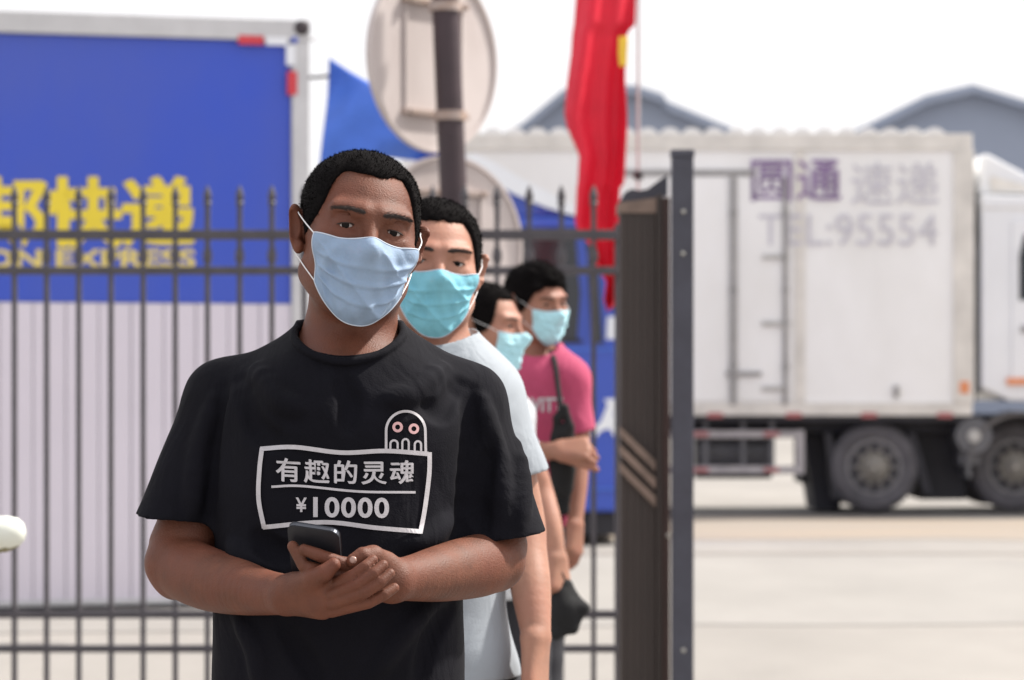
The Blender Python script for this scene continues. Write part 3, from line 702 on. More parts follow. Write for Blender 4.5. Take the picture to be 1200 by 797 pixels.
def relax(V, F, it=2, lam=.5):
    E_ = np.concatenate([F[:, [0, 1]], F[:, [1, 2]], F[:, [2, 3]], F[:, [3, 0]]])
    for _ in range(it):
        for l in (lam, -lam*1.04):
            A = np.zeros_like(V); c = np.zeros(len(V))
            for i in range(3): A[:, i] = np.bincount(E_[:, 0], V[E_[:, 1], i], len(V))+np.bincount(E_[:, 1], V[E_[:, 0], i], len(V))
            c = np.bincount(E_[:, 0], minlength=len(V))+np.bincount(E_[:, 1], minlength=len(V)); A /= np.maximum(c, 1)[:, None]; V = V+l*(A-V)
    return V

# ---- head, in its own frame: +x the picture's right, -y the face, z up, origin between the ears at eye height
def head_prims(ears=True, fat=1.0, slit=.0030):
    L = []
    a = lambda p, k: L.append(('+', p, k)); c = lambda p, k: L.append(('-', p, k))
    a(ell((0, .018, .0300), (.0765, .096, .0770)), .01)
    a(ell((0, -.022, -.016), (.0675*fat, .072, .084)), .03)
    a(ell((0, -.030, -.070), (.0545*fat, .054, .046)), .03)
    a(cap((-.052*fat, -.004, -.062), (-.018, -.066, -.098), .020, .017), .025); a(cap((.052*fat, -.004, -.062), (.018, -.066, -.098), .020, .017), .025)
    a(ell((0, -.077, -.098), (.020, .017, .016)), .02)
    for s in (-1, 1):
        a(ell((s*.043, -.061, -.026), (.026, .024, .022)), .02)
        a(cap((s*.012, -.088, .019), (s*.046, -.074, .021), .0105, .010), .014)
        c(ell((s*.032, -.099, -.001), (.0175, .014, .0095)), .012)
    a(cap((0, -.088, .010), (0, -.113, -.034), .0065, .0105), .012)
    for s in (-1, 1): a(ell((s*.0125, -.100, -.037), (.0085, .011, .0085)), .007)
    a(cap((-.016, -.093, -.066), (.016, -.093, -.066), .0065), .008); a(cap((-.014, -.092, -.075), (.014, -.092, -.075), .0072), .006)
    for s in (-1, 1):
        a(ell((s*.0325, -.0755, .0005), (.0155, .0128, .0122)), .004)
        c(ell((s*.0325, -.092, -.0012), (.0130, .012, slit), rotm(0, s*6, 0)), .0012)
        if ears:
            R = rotm(s*40, s*9, 12)
            a(ell((s*.0830, .013, -.004), (.0080, .0200, .032), R), .006)
            c(ell((s*.0905, .001, -.002), (.0080, .0110, .019), R), .004)
            a(ell((s*.0775, .004, -.031), (.0065, .009, .009)), .006)
    for s in (-1, 1):
        cr = [np.array((s*(.0325+x), -.12, .0105+.0035*math.cos(x*70))) for x in np.linspace(-.015, .016, 7)]
        for p, q in zip(cr[:-1], cr[1:]): c(cap(p+(0, .0325+.35*abs(p[0]-s*.0325), 0), q+(0, .0325+.35*abs(q[0]-s*.0325), 0), .0011), .003)      # crease above the lid
        a(cap((s*.020, -.0862, -.0135), (s*.046, -.0792, -.0120), .0042, .0036), .006)                        # bag below the eye
    for z_, w_ in ((.046, .030), (.057, .034)):
        for x in np.linspace(-w_, w_*.8, 8): c(cap((x, -.0925+x*x*9-(z_-.046)*-.18, z_), (x+w_*.22, -.0925+(x+w_*.22)**2*9-(z_-.046)*-.18, z_+.001), .0015), .004)   # forehead lines
    return L
def hairline(y, crop):
    ys, zs = crop; return np.interp(y, ys, zs)
CROP = ([0, 12, 25, 33, 39, 43, 48, 55, 64, 74, 82, 98, 114, 134, 180], [.070, .070, .071, .068, .050, .018, -.002, -.016, -.024, -.020, .018, .016, -.022, -.052, -.066])
az_ = lambda X, Y: np.degrees(np.arctan2(np.abs(X), .018-Y))
def hair_sdf(thick_top, thick_side, crop, tuft=0.0, seed=0, fat=1.0):
    (_, (f1, _a, _b), _k), (_, (f2, _c, _d), k2) = head_prims(fat=fat)[:2]
    def shell(X, Y, Z):
        edge = np.clip((Z-np.interp(az_(X, Y), *crop))/.022, 0, 1)                      # cropped thinner towards the hairline
        th = (thick_side+(thick_top-thick_side)*np.clip((Z-.02)/.06, 0, 1))*edge**.6+.0008
        return smin(f1(X, Y, Z), f2(X, Y, Z), k2)-th.astype(f32)
    base = (shell, np.array([-.105, -.125, -.09]), np.array([.105, .135, .135]))
    r = np.random.default_rng(seed); ph = r.uniform(0, 6, 12)
    def lim(X, Y, Z):
        wob = .0014*np.sin(X*150+ph[0])+.0012*np.sin(X*330+Y*120+ph[1])
        return (np.interp(az_(X, Y), *crop).astype(f32)+wob-Z)*.5
    s = SDF(); s.add(both(base, lim), 0)
    if tuft:
        for i in range(22):
            x = r.uniform(-.055, .055); y = r.uniform(-.085, .02); z = .0300+(.0770+thick_top)*math.sqrt(max(.05, 1-(x/.082)**2-((y-.02)/.108)**2))-.004
            s.add(cap((x, y, z), (x+r.uniform(-.012, .012), y-.016, z+tuft*r.uniform(.2, .8)), .012, .006), .012)
    s.disp(lambda X, Y, Z: (.0002+.06*tuft)*np.sin(X*260+ph[2]+2*np.sin(Z*140))*np.sin(Y*230+ph[3])*np.sin(Z*240+ph[4])+(.0002+.02*tuft)*np.sin(X*520+Y*310+ph[5])*np.sin(Z*480+ph[6]), (-.12, -.13, -.1), (.12, .14, .16))
    return s
def finger(p0, f, n, L, r, curl, spread=None):
    """three bones from knuckle p0 along f, each bent by its curl (degrees) towards palm side n"""
    f = np.array(f, float); n = np.array(n, float); pts = [(np.array(p0, float), r)]; p = np.array(p0, float); a = 0
    for i, q in enumerate((.46, .30, .24)):
        a += math.radians(curl[i]); d = f*math.cos(a)+n*math.sin(a); p = p+d*L*q; pts.append((p.copy(), r*(.93, .86, .74)[i]))
    return pts
def hand_chains(wrist, f, n, side, curl=(18, 26, 16), s=1.0, thumb=(.75, .62, .1)):
    """relaxed hand: f towards the fingers, n out of the palm, side = +1/-1 picks the thumb side (f x n times side)"""
    f = np.array(f, float)/np.linalg.norm(f); n = np.array(n, float); n -= f*(n@f); n /= np.linalg.norm(n); t = np.cross(f, n)*side
    w_ = np.array(wrist, float); palm = []; fing = []
    for i, (o, L, r, e) in enumerate(((.030, .072, .0086, .086), (.009, .079, .0088, .090), (-.012, .073, .0083, .086), (-.031, .057, .0074, .077))):
        k = w_+f*e*s+t*o*s; palm.append([(w_+f*.012*s+t*o*.55*s, .0165*s), (k, .0115*s)])
        fing.append(finger(k, f+t*o*1.6, n, L*s, r*s, [c*(1+.14*i) for c in curl]))
    b = w_+f*.022*s+t*.020*s+n*.006*s; d = f*thumb[0]+t*thumb[1]+n*.25; d /= np.linalg.norm(d)
    m = b+d*.040*s; d2 = f*.93+t*thumb[2]+n*.30; d2 /= np.linalg.norm(d2); e1 = m+d2*.032*s; e2 = e1+(d2+n*.15)*.026*s
    return palm, fing, [(b, .0150*s), (m, .0110*s), (e1, .0098*s), (e2, .0078*s)]
def put_hand(S, palm, fing, thumb):
    for p in palm: S.chain(p, .014)
    H = []
    for q in fing: S.chain(q, .0028)
    S.chain(thumb[:2], .012); S.chain(thumb[1:], .004)

def strands(V, Nn, n, length, width, lean, rgen, jitter=.5):
    i = rgen.integers(0, len(V), n); p = V[i]-Nn[i]*.001; d = Nn[i]*1.0+np.array(lean)+rgen.normal(0, jitter, (n, 3)); d /= np.linalg.norm(d, axis=1)[:, None]
    s = np.cross(d, rgen.normal(0, 1, (n, 3))); s /= np.linalg.norm(s, axis=1)[:, None]; L = length*rgen.uniform(.5, 1.15, (n, 1))
    P = np.stack([p-s*width, p+s*width, p+d*L], 1).reshape(-1, 3); return P, np.arange(3*n).reshape(-1, 3)

def person(label, hc, R, hs, neck, body_ops, shirt_ops, mats, foot, fine, legs, head=head_prims, hair=(.011, .006, CROP, 0, 900), crop_seed=1, mask_shift=0.0, group='men queueing along the fence', fat=1.0, mask_bottom=0.0, slit=.0030):
    """builds body, hair, eyes, brows, mask, shirt, trousers and shoes of one man"""
    base = np.array(foot, float); hc = np.array(hc, float)
    S = SDF(); HS = SDF()
    for t, p, k in head_prims(fat=fat, slit=slit):
        S.ops.append((t, xform(p, R, hc, hs), k*hs)); HS.ops.append((t, p, k))
    for a, b, ra, rb, k in neck: S.add(cap(a, b, ra, rb), k)
    body_ops(S)
    V, F = S.mesh(fine['body']); V = relax(V, F, 1)
    body = link('person', mesh_np('person', V, F), mats['skin'], None, base, smooth=True); tag(body, label, 'person', group)
    h2w = lambda P: (np.asarray(P)@R.T)*hs+hc
    # hair
    HR = hair_sdf(hair[0], hair[1], hair[2], hair[3], crop_seed, fat); h = fine['hair']
    Vh, Fh = HR.mesh([np.arange(-.105, .106, h), np.arange(-.12, .14, h), np.arange(-.09, .17, h)]); Nh = vnormals(Vh, Fh)
    rg = np.random.default_rng(crop_seed+50)
    sel = np.where((Nh*(Vh-np.array([0, .02, .03]))).sum(1) > .2*.08)[0]
    Ps, Fs = strands(Vh[sel], Nh[sel], hair[4], hair[5] if len(hair) > 5 else .007, .00055, (0, -.55, -.05), rg)
    if hair[4]:
        hl = Vh[:, 2]-np.interp(az_(Vh[:, 0], Vh[:, 1]), *hair[2]); e_ = np.where((hl < .010) & (np.abs(hl) < .010))[0]
        Pe, Fe = strands(Vh[e_], Nh[e_], 3500, .0065, .0004, (0, -.55, -.75), rg, .6); Fs = np.concatenate([Fs, Fe+len(Ps)]); Ps = np.concatenate([Ps, Pe])
    me = mesh_np('hair', h2w(Vh), Fh); hobj = link('hair', me, M['hair'], body, smooth=True)
    if hair[4]:
        st = link('hair_tips', mesh_np('hair_tips', h2w(Ps), Fs), M['hair'], hobj); st['kind'] = 'stuff'
    # eyes and brows
    for s in (-1, 1):
        c = np.array([s*.0325, -.0755, -.0006])
        e = MB().lathe(h2w(c), R@np.array([0, -1, 0]), [(-.0118*hs*math.cos(t), max(1e-4, .0118*hs*math.sin(t))) for t in np.linspace(.05, PI-.05, 12)], 20).build('eye', M['eye'], body, smooth=True)
        gaze = fine.get('gaze', np.array([0, -1, 0.0])); gaze = gaze/np.linalg.norm(gaze)
        MB().lathe(h2w(c+gaze*.0102), R@gaze, [(0, .0054*hs), (.0012*hs, .0049*hs), (.0019*hs, .003*hs), (.0021*hs, .0004)], 18).build('iris', M['iris'], e)
        ex = np.linspace(-.0128, .0128, 13); ez_ = slit*.95*(1-(ex/.0135)**2)-.0009-s*ex*.10; ey = -.0755-.0128*np.sqrt(np.clip(1-(ex/.0155)**2-((ez_-.0005)/.0122)**2, .02, 1))-.0001
        MB().tube([h2w(np.array((s*.0325+a_, b_, c_))) for a_, b_, c_ in zip(ex, ey, ez_)], [.0004]+[.00085]*11+[.0004], 6).build('eyelash', M['brow'], body)
        xs = np.linspace(s*.012, s*.053, 30); arch = .0165+.0042*np.sin(np.linspace(.25, 2.5, 30)); wd = np.interp(np.linspace(0, 1, 30), [0, .12, .55, 1], [.0010, .0027, .0021, .0004])
        O = np.array([[x, -.16, z+q*w_] for x, z, w_ in zip(xs, arch, wd) for q in (-1, -.5, 0, .5, 1)])
        t = HS.march(O, (0, 1, 0), 0, .14); t = np.where(np.isnan(t), np.nanmean(t), t); Pb = O+np.array([0, 1, 0])*(t[:, None]-.0011); Pb[::5, 1] += .0014; Pb[4::5, 1] += .0014
        bm = MB().grid(h2w(Pb).reshape(30, 5, 3)); ii = rg.integers(0, len(Pb), 420)
        for k_ in ii:
            p = Pb[k_]+np.array([rg.normal(0, .0008), 0, rg.normal(0, .0011)]); d = np.array([s*.0045, -.0012, .0016*(1.2-abs(p[0])/.035)+rg.normal(0, .0012)]); q = np.array([0, 0, .00022]); bm.add(h2w(np.array([p-q, p+q, p+d])), [(0, 1, 2)])
        bm.build('eyebrow', M['brow'], body)
    # mask: taut membrane over nose and chin
    nu, nv = 81, 61; u = np.linspace(-1, 1, nu); v = np.linspace(0, 1, nv); UU, VV = np.meshgrid(u, v, indexing='ij')
    th = UU*math.radians(49.5)
    top = np.radians(19.5+3.5*np.abs(u)**2.2)+mask_shift; bot = np.radians(-48+31*np.abs(u)**2.5)+mask_bottom
    ph_ = top[:, None]+(bot-top)[:, None]*VV
    d = np.stack([np.sin(th)*np.cos(ph_), -np.cos(th)*np.cos(ph_), np.sin(ph_)], -1); o = np.array([0, -.008, -.055])
    t = HS.march(o+d.reshape(-1, 3)*.17, -d.reshape(-1, 3), 0, .17, 240); r = (.17-np.where(np.isnan(t), .1, t)).reshape(nu, nv)+.0028
    r0 = r.copy()
    for _ in range(300):
        q = np.pad(r, 1, mode='edge'); av = .25*(q[:-2, 1:-1]+q[2:, 1:-1]+q[1:-1, :-2]+q[1:-1, 2:]); nr = np.maximum(r0, av)
        nr[0], nr[-1] = r0[0], r0[-1]; nr[:, 0] = np.maximum(r0[:, 0], nr[:, 0]*.6+.4*(.5*np.pad(r[:, 0], 1, mode='edge')[:-2]+.5*np.pad(r[:, 0], 1, mode='edge')[2:])); r = nr
    win = np.clip((1-np.abs(UU))*3, 0, 1)*np.clip(VV*7, 0, 1)*np.clip((1-VV)*7, 0, 1); sd_ = crop_seed*1.7
    ridge = lambda x: 1-np.abs(np.sin(x))                                         # sharp crest, soft trough
    r += .0042*win+.007*np.exp(-(UU/.13)**2)*np.clip(1-VV*1.6, 0, 1)*np.clip(VV*5+.5, 0, 1)
    for pv, am in ((.27, .0055), (.46, .0068), (.66, .0058)):                      # three pleats, opened up in the middle by the nose and chin
        x = (VV-pv-.035*np.sin(UU*2.6+sd_)-.05*UU**2)/.075; r += win*am*np.where(x < 0, np.exp(-x*x*3), np.clip(1-x*2.2, 0, 1))*(.30+.75*np.abs(UU)**.8)
    r += win*.0062*(ridge(UU*4.2+VV*3.4+sd_)**2-.4)*np.abs(UU)+win*.0050*(ridge(UU*3.1-VV*5.2+1.9*sd_)**3-.3)
    r += win*.0013*(np.sin(UU*13+VV*9+sd_)+.7*np.sin(UU*21-VV*15+2*sd_))
    r = np.maximum(r, r0+.0012)
    Pm = h2w((o+d*r[..., None]).reshape(-1, 3)).reshape(nu, nv, 3)
    mk = MB().grid(Pm).build('face_mask', mats['mask'], body, smooth=True); 
    md = mk.modifiers.new('thickness', 'SOLIDIFY'); md.thickness = .0012
    rim = [Pm[i, 0] for i in range(nu)]+[Pm[-1, j] for j in range(1, nv)]+[Pm[i, -1] for i in range(nu-2, -1, -1)]+[Pm[0, j] for j in range(nv-2, 0, -1)]
    MB().tube(rim, .0010*hs, 6, True).build('binding', M['mask_edge'], mk, smooth=True)
    for s in (-1, 1):
        i = 0 if s < 0 else -1; A, B = Pm[i, 1], Pm[i, -2]
        E1 = h2w([[s*.0835, .000, .012], [s*.0885, .020, .022], [s*.0865, .030, -.004], [s*.0835, .018, -.030]])
        ctl = [A, .55*A+.45*E1[0]+R@np.array([s*.003, 0, .002]), E1[0], E1[1], E1[2], E1[3], .5*B+.5*E1[3]+R@np.array([s*.002, 0, 0]), B]
        MB().tube(spline(ctl, 6), .0009*hs, 6).build('ear_loop', M['loop'], mk)
    # shirt
    T_ = SDF(); shirt_ops(T_); Vs, Fs_ = T_.mesh(fine['shirt']); Vs = relax(Vs, Fs_, 1)
    shirt = link('shirt', mesh_np('shirt', Vs, Fs_), mats['shirt'], body, smooth=True)
    # trousers and shoes
    Tr = SDF(); legs(Tr); Vt, Ft = Tr.mesh(fine['legs']); tr = link('trousers', mesh_np('trousers', Vt, Ft), M['denim'], body, smooth=True)
    return body, shirt, T_, S, h2w
def spline(ctl, k):
    P = [np.array(p, float) for p in ctl]; P = [2*P[0]-P[1]]+P+[2*P[-1]-P[-2]]; out = []
    for i in range(1, len(P)-2):
        for t in np.linspace(0, 1, k, endpoint=False):
            a, b, c, d = P[i-1:i+3]; out.append(.5*((2*b)+(c-a)*t+(2*a-5*b+4*c-d)*t*t+(3*b-a-3*c+d)*t**3))
    return out+[P[-2]]
def shoe(body, x, y, yaw):
    s = SDF(); R = rotm(yaw)
    for p, k in ((cap((0, .05, .045), (0, -.06, .035), .042, .036), .02), (cap((0, -.06, .032), (.006, -.14, .028), .040, .030), .03), (ell((0, .06, .07), (.036, .04, .05)), .02)): s.add(xform(p, R, (x, y, 0)), k)
    s.cut((lambda X, Y, Z: Z-f32(.002)+0*X+0*Y, np.array([x-.3, y-.3, -.1]), np.array([x+.3, y+.3, .01])), .0)
    V, F = s.mesh([np.arange(x-.2, x+.2, .007), np.arange(y-.24, y+.2, .007), np.arange(-.02, .16, .007)])
    link('shoe', mesh_np('shoe', V, F), M['shoe'], body, smooth=True)

# ================================================================== the four men
def sleeve(T_, a, b, ra, rb, tilt=(0, 0, 0), k=.03, hollow=.005):
    a, b = np.array(a, float), np.array(b, float); d = b-a; L = np.linalg.norm(d); d /= L
    n = d+np.array(tilt); n /= np.linalg.norm(n)
    pl = lambda X, Y, Z: (X-f32(b[0]))*f32(n[0])+(Y-f32(b[1]))*f32(n[1])+(Z-f32(b[2]))*f32(n[2])
    e = b+d*.07
    T_.add(both(cap(a, e, ra, rb+(rb-ra)*.07/L), pl), k)
    return lambda: T_.cut(cap(b+d*(rb-hollow)*.62, b+d*.14, rb-hollow), .003)
def hem_plane(T_, z, lo, hi): pass
def folds(T_, D0, lines, r=.0045, k=.014):
    """creases in the cloth: each line is photo points; sign + for a ridge, - for a valley"""
    for sgn, pts in lines:
        pts = spline([np.array(p, float) for p in pts], 4); px = np.array(pts); d = np.stack([(px[:, 0]-600)/FPX, np.ones(len(px)), -(px[:, 1]-HOR)/FPX], 1)
        t = T_.march(np.tile([0, 0, CAM_Z], (len(px), 1)), d, D0-.30, D0+.10, 160); ok = ~np.isnan(t)
        if ok.sum() < 2: continue
        P = (np.array([0, 0, CAM_Z])+d*t[:, None])[ok]+np.array([0, .0015 if sgn > 0 else -.0020, 0])
        n = len(P); rr = r*np.sin(np.linspace(.35, PI-.35, n))
        for i in range(n-1):
            (T_.add if sgn > 0 else T_.cut)(cap(P[i], P[i+1], rr[i], rr[i+1]), k)
def ripple(amp, s=1.0, ph=0.0):
    return lambda X, Y, Z: amp*(np.sin((X*21+Z*9)*s+ph+1.5*np.sin(Z*7*s+Y*4))*.5+.35*np.sin((X*-33+Z*17+Y*20)*s+2*ph)+.25*np.sin((Z*46+X*13)*s+1.3*ph)).astype(f32)

# ---------------------------------------------------------------- man in the black T-shirt
D1 = 4.02
px2m = lambda n, D=4.0: n/FPX*D
def m1_body(S):
    w = W
    S.add(cap(w(408, 432, 4.04), w(400, 880, 4.04), .075, .09), .03)
    S.add(ell(w(408, 436, 4.005), (.088, .080, .045)), .03)
    S.chain([(w(290, 468, 4.06), .048), (w(214, 640, 4.01), .0455), (w(207, 660, 3.995), .042)], .004)
    S.chain(limb([(w(207, 660, 3.995), .0415), (w(228, 672, 3.96), .0425), (w(252, 681, 3.92), .0410), (w(280, 688, 3.875), .0365), (w(308, 694, 3.83), .0300), (w(336, 697, 3.785), .0255)]), .006)
    S.add(ell(w(203, 684, 4.0), (.016, .02, .018)), .02)
    S.chain([(w(535, 468, 4.06), .048), (w(580, 640, 4.01), .044), (w(579, 657, 3.995), .0415)], .004)
    S.chain(limb([(w(579, 657, 3.995), .0415), (w(560, 663, 3.96), .0420), (w(536, 668, 3.92), .0400), (w(511, 673, 3.875), .0360), (w(487, 677, 3.83), .0305), (w(461, 680, 3.785), .0258)]), .006)
    for x, sx in ((-.30, 1), (-.15, -1)): S.chain([((x, 4.04, .95), .07), ((x, 4.02, .5), .05), ((x, 4.05, .07), .038)], .02)
    # his right hand (picture left), cupped in front
    for q, r in (((380, 687, 3.745), .0098), ((382, 696, 3.741), .0098), ((382, 706, 3.742), .0098), ((380, 715, 3.750), .0105)): S.add(cap(w(340, 696, 3.78), w(*q), .0215, r), .005)
    S.add(cap(w(338, 699, 3.78), w(374, 710, 3.755), .022, .0145), .012)
    cr = []
    for pts in (((386, 688, 3.742), (415, 674, 3.716), (428, 664, 3.712), (437, 656, 3.720)), ((389, 697, 3.735), (421, 684, 3.709), (438, 672, 3.707), (449, 662, 3.716)),
                ((390, 707, 3.737), (428, 694, 3.709), (446, 682, 3.708), (457, 672, 3.717)), ((388, 716, 3.747), (432, 706, 3.720), (450, 697, 3.718), (462, 689, 3.727))):
        for i_ in (1, 2):
            t_ = w(*pts[i_+1])-w(*pts[i_-1]); q_ = np.array([-t_[2], 0, t_[0]]); q_ /= np.linalg.norm(q_); cr.append((w(*pts[i_])-q_*.0055, w(*pts[i_])+q_*.0055, (.0079, .0073)[i_-1]))
        S.chain([(w(*p), r) for p, r in zip(pts, (.0088, .0079, .0073, .0064))], .0012)
    for a_, b_, r_ in cr:
        for dz in (-.0016, .0016): S.cut(cap(a_+(dz, -r_+.0001, dz), b_+(dz, -r_+.0001, dz), .0011), .0015)
    S.chain([(w(350, 687, 3.768), .018), (w(368, 678, 3.738), .0135)], .014); S.chain([(w(368, 678, 3.738), .0125), (w(381, 671, 3.722), .0112), (w(391, 662, 3.722), .0088)], .005)
    # his left hand (picture right), holding the phone from below
    S.add(cap(w(458, 678, 3.785), w(430, 664, 3.758), .025, .0175), .012); S.add(cap(w(458, 682, 3.785), w(425, 682, 3.76), .025, .0175), .012)
    S.chain([(w(450, 661, 3.77), .017), (w(437, 652, 3.747), .0135)], .012); S.chain([(w(437, 652, 3.747), .0132), (w(425, 651, 3.735), .0108), (w(414, 657, 3.731), .0088)], .005)
    S.chain([(w(420, 664, 3.752), .0105), (w(398, 660, 3.741), .0092), (w(372, 650, 3.738), .0083), (w(356, 644, 3.740), .0070)], .003)
    S.chain([(w(420, 678, 3.752), .0105), (w(388, 673, 3.744), .0090), (w(356, 663, 3.744), .0083), (w(343, 640, 3.748), .0070)], .003)
    S.chain([(w(424, 690, 3.758), .0105), (w(394, 688, 3.757), .0088), (w(368, 684, 3.764), .0080)], .003)
def m1_shirt(T_):
    w = W; z = lambda py: CAM_Z-(py-HOR)*D1/FPX; cx = lambda px: (px-600)/FPX*D1
    T_.add(loft([(z(py), cx(c), D1+dy, px2m(a, D1), b) for py, c, a, b, dy in ((380, 409, 52, .07, .03), (400, 409, 74, .088, .02), (425, 407, 118, .105, .01), (470, 402, 150, .122, 0), (550, 398, 150, .135, -.005),
                    (650, 398, 147, .148, -.01), (720, 398, 148, .152, -.012), (800, 399, 147, .150, -.01), (915, 400, 152, .150, 0))]), .03)
    T_.add(cap(w(362, 412, 4.045), w(272, 470, 4.055), .027, .053), .04); T_.add(cap(w(456, 412, 4.045), w(545, 472, 4.055), .027, .053), .04)
    c1 = sleeve(T_, w(266, 470, 4.05), w(212, 606, 4.005), .056, .0590, (.25, .35, 0)); c2 = sleeve(T_, w(545, 474, 4.05), w(589, 631, 4.005), .053, .0585, (-.10, .22, -.0))
    T_.disp(ripple(.0030, 1.0, .6), (-.6, 3.6, .85), (.1, 4.4, 1.6))
    folds(T_, 3.98, [(-1, [(262, 452), (246, 520), (244, 600)]), (1, [(252, 470), (232, 540), (226, 600)]), (-1, [(552, 455), (550, 520), (541, 612)]), (1, [(566, 470), (584, 540), (592, 604)]),
                     (-1, [(282, 442), (300, 500), (330, 520)]), (1, [(300, 430), (330, 470), (352, 480)]), (-1, [(538, 448), (520, 480), (500, 476)]), (1, [(520, 430), (480, 462), (455, 468)]),
                     (1, [(600, 480), (612, 560), (610, 616)]), (-1, [(575, 520), (560, 580), (566, 618)]), 
                     (1, [(500, 716), (470, 745), (440, 790)]), (-1, [(530, 712), (505, 750), (492, 800)]), (1, [(280, 726), (300, 760), (304, 800)]), (-1, [(330, 730), (352, 765), (372, 800)]),
                     (1, [(270, 640), (290, 655), (320, 662)]), (-1, [(300, 628), (320, 645), (340, 650)]), (1, [(525, 610), (505, 630), (480, 640)]), (-1, [(400, 440), (410, 470), (408, 500)])], .0072, .018)
    c1(); c2()
    for a, b, ra in ((W(270, 474, 4.05), W(212, 606, 4.005), .0585), (W(545, 474, 4.05), W(589, 622, 4.005), .0585)): pass
    T_.cut(ell(w(408.5, 384, 3.995), (.0735, .094, .0475)), .004)
    n = 90; P = []
    for i in range(n+1):
        t = 2*PI*i/n; py = 390+24.5*math.cos(t)+10*math.cos(t)**2; P.append(w(408.5, py, 4.0)+np.array([.0735*math.sin(t), -.080*math.cos(t), 0]))
    T_.chain([(p, .0058) for p in P], .003)
def std_legs(cx, y, spread=.1, r=.082, hip=.93, d=0.0):
    def f(T_):
        T_.add(ell((cx, y, hip-.01), (.155, .115, .11)), .03)
        for s in (-1, 1): T_.chain([((cx+s*spread*.9, y, hip-.06), r+.012), ((cx+s*spread+d*.5, y-.015, .50), r*.86), ((cx+s*spread+d, y+.02, .10), r*.72)], .03)
        T_.disp(ripple(.005, 1.6, cx), (cx-.4, y-.3, 0), (cx+.4, y+.3, 1.1))
        T_.cut((lambda X, Y, Z: Z-f32(.055)+0*X+0*Y, np.array([cx-.4, y-.3, -.1]), np.array([cx+.4, y+.3, .06])), .004)
    return f
R1 = rotm(13, 9, -2)
fx = dict(body=[axis((-.54, -.32, .0024), (-.32, -.105, .0016), (-.105, .075, .0024)), axis((3.66, 3.96, .0018), (3.96, 4.17, .0024)), axis((0, 1.07, .012), (1.07, 1.23, .0017), (1.23, 1.50, .0028), (1.50, 1.765, .0017))], shirt=[axis((-.54, .09, .0029)), axis((3.82, 4.25, .0029)), axis((.84, 1.53, .0029))],
          hair=.0026, legs=[np.arange(-.45, .02, .009), np.arange(3.85, 4.25, .009), np.arange(0, 1.1, .009)], gaze=np.array([-.12, -1, -.06]))
cx1 = (399-600)/FPX*4.02
CROP1 = ([0, 6, 14, 25, 33, 37, 40, 45, 53, 64, 74, 82, 98, 114, 134, 180], [.071, .070, .0735, .0745, .073, .062, .030, .012, .000, -.012, -.010, .020, .016, -.022, -.052, -.066])
man, shirt1, TS1, SB1, h1 = person('burly man in a black printed T-shirt and pale blue mask holding a dark phone', W(420.5, 274, 3.995), R1, 1.0,
    [(W(416, 335, 4.03), W(407, 435, 4.035), .0605, .0620, .03)], m1_body, m1_shirt, dict(skin=M['skin_dark'], shirt=M['tee_black'], mask=M['mask_pale']), (cx1, 4.03, 0), fx,
    std_legs(cx1, 4.03, .105, .09, .93), hair=(.0072, .0020, CROP1, 0, 14000, .0050), crop_seed=1, fat=1.02, slit=.0027)
shoe(man, cx1-.11, 3.99, 8); shoe(man, cx1+.11, 3.99, -8)
P = []
for t in np.linspace(0, 2*PI, 48, endpoint=False): P.append(W(407.5, 386+44*max(0, math.cos(t))**1.3-5*max(0, -math.cos(t)), 4.02)+np.array([.0650*math.sin(t), -.072*math.cos(t)+.01, 0]))
MB().tube(P, .0016, 6, True).build('neck_cord', M['cord_red'], man)
c = W(413.5, 656, 3.7225); MB().lathe(c, (-.35, -1, .25), [(-.003, .0048), (.0005, .0045), (.0016, .0030), (.0019, .0006)], 14).build('thumb_nail', mat('thumb nail', (.36, .22, .18), .3, .05, 40), man, smooth=True)
for p, dr in (((437.6, 656.5, 3.7155), (.35, -1, .5)), ((449.6, 662.5, 3.7115), (.4, -1, .45)), ((457.8, 672.5, 3.7125), (.45, -1, .35)), ((462, 689.5, 3.7215), (.4, -1, .2))):
    MB().lathe(W(*p), dr, [(-.004, .0048), (-.0012, .0046), (.0004, .0030), (.0007, .0005)], 12).build('finger_nail', M['nail'], man, smooth=True)
# print on the shirt: flat print that follows the cloth
gx_, gy_ = np.linspace(292, 515, 46), np.linspace(470, 640, 36)
GX, GY = np.meshgrid(gx_, gy_, indexing='ij'); dd = np.stack([(GX.ravel()-600)/FPX, np.ones(GX.size), -(GY.ravel()-HOR)/FPX], 1)
tt = TS1.march(np.tile([0, 0, CAM_Z], (len(dd), 1)), dd, 3.7, 4.1, 130); tt = np.where(np.isnan(tt), np.nanmean(tt), tt).reshape(GX.shape)
def on_shirt(px, py):
    a = np.clip((px-292)/223*45, 0, 44.999); b = np.clip((py-470)/170*35, 0, 34.999); i, j = int(a), int(b); a -= i; b -= j
    t = (tt[i, j]*(1-a)+tt[i+1, j]*a)*(1-b)+(tt[i, j+1]*(1-a)+tt[i+1, j+1]*a)*b-.0026
    return np.array([(px-600)/FPX*t, t, CAM_Z-(py-HOR)/FPX*t])
def ribbon(name, pts, wpx, m, parent, closed=False, k=5):
    pts = [np.array(p, float) for p in pts]; n = len(pts); b = MB(); L_ = []
    for i in range(n):
        t = pts[(i+1) % n if closed else min(i+1, n-1)]-pts[(i-1) if (closed or i) else 0]; t /= np.linalg.norm(t)+1e-9; q = np.array([-t[1], t[0]])*wpx/2
        L_.append([on_shirt(*(pts[i]-q)), on_shirt(*(pts[i]+q))])
    if closed: L_.append(L_[0])
    b.grid(L_); return b.build(name, m, parent)
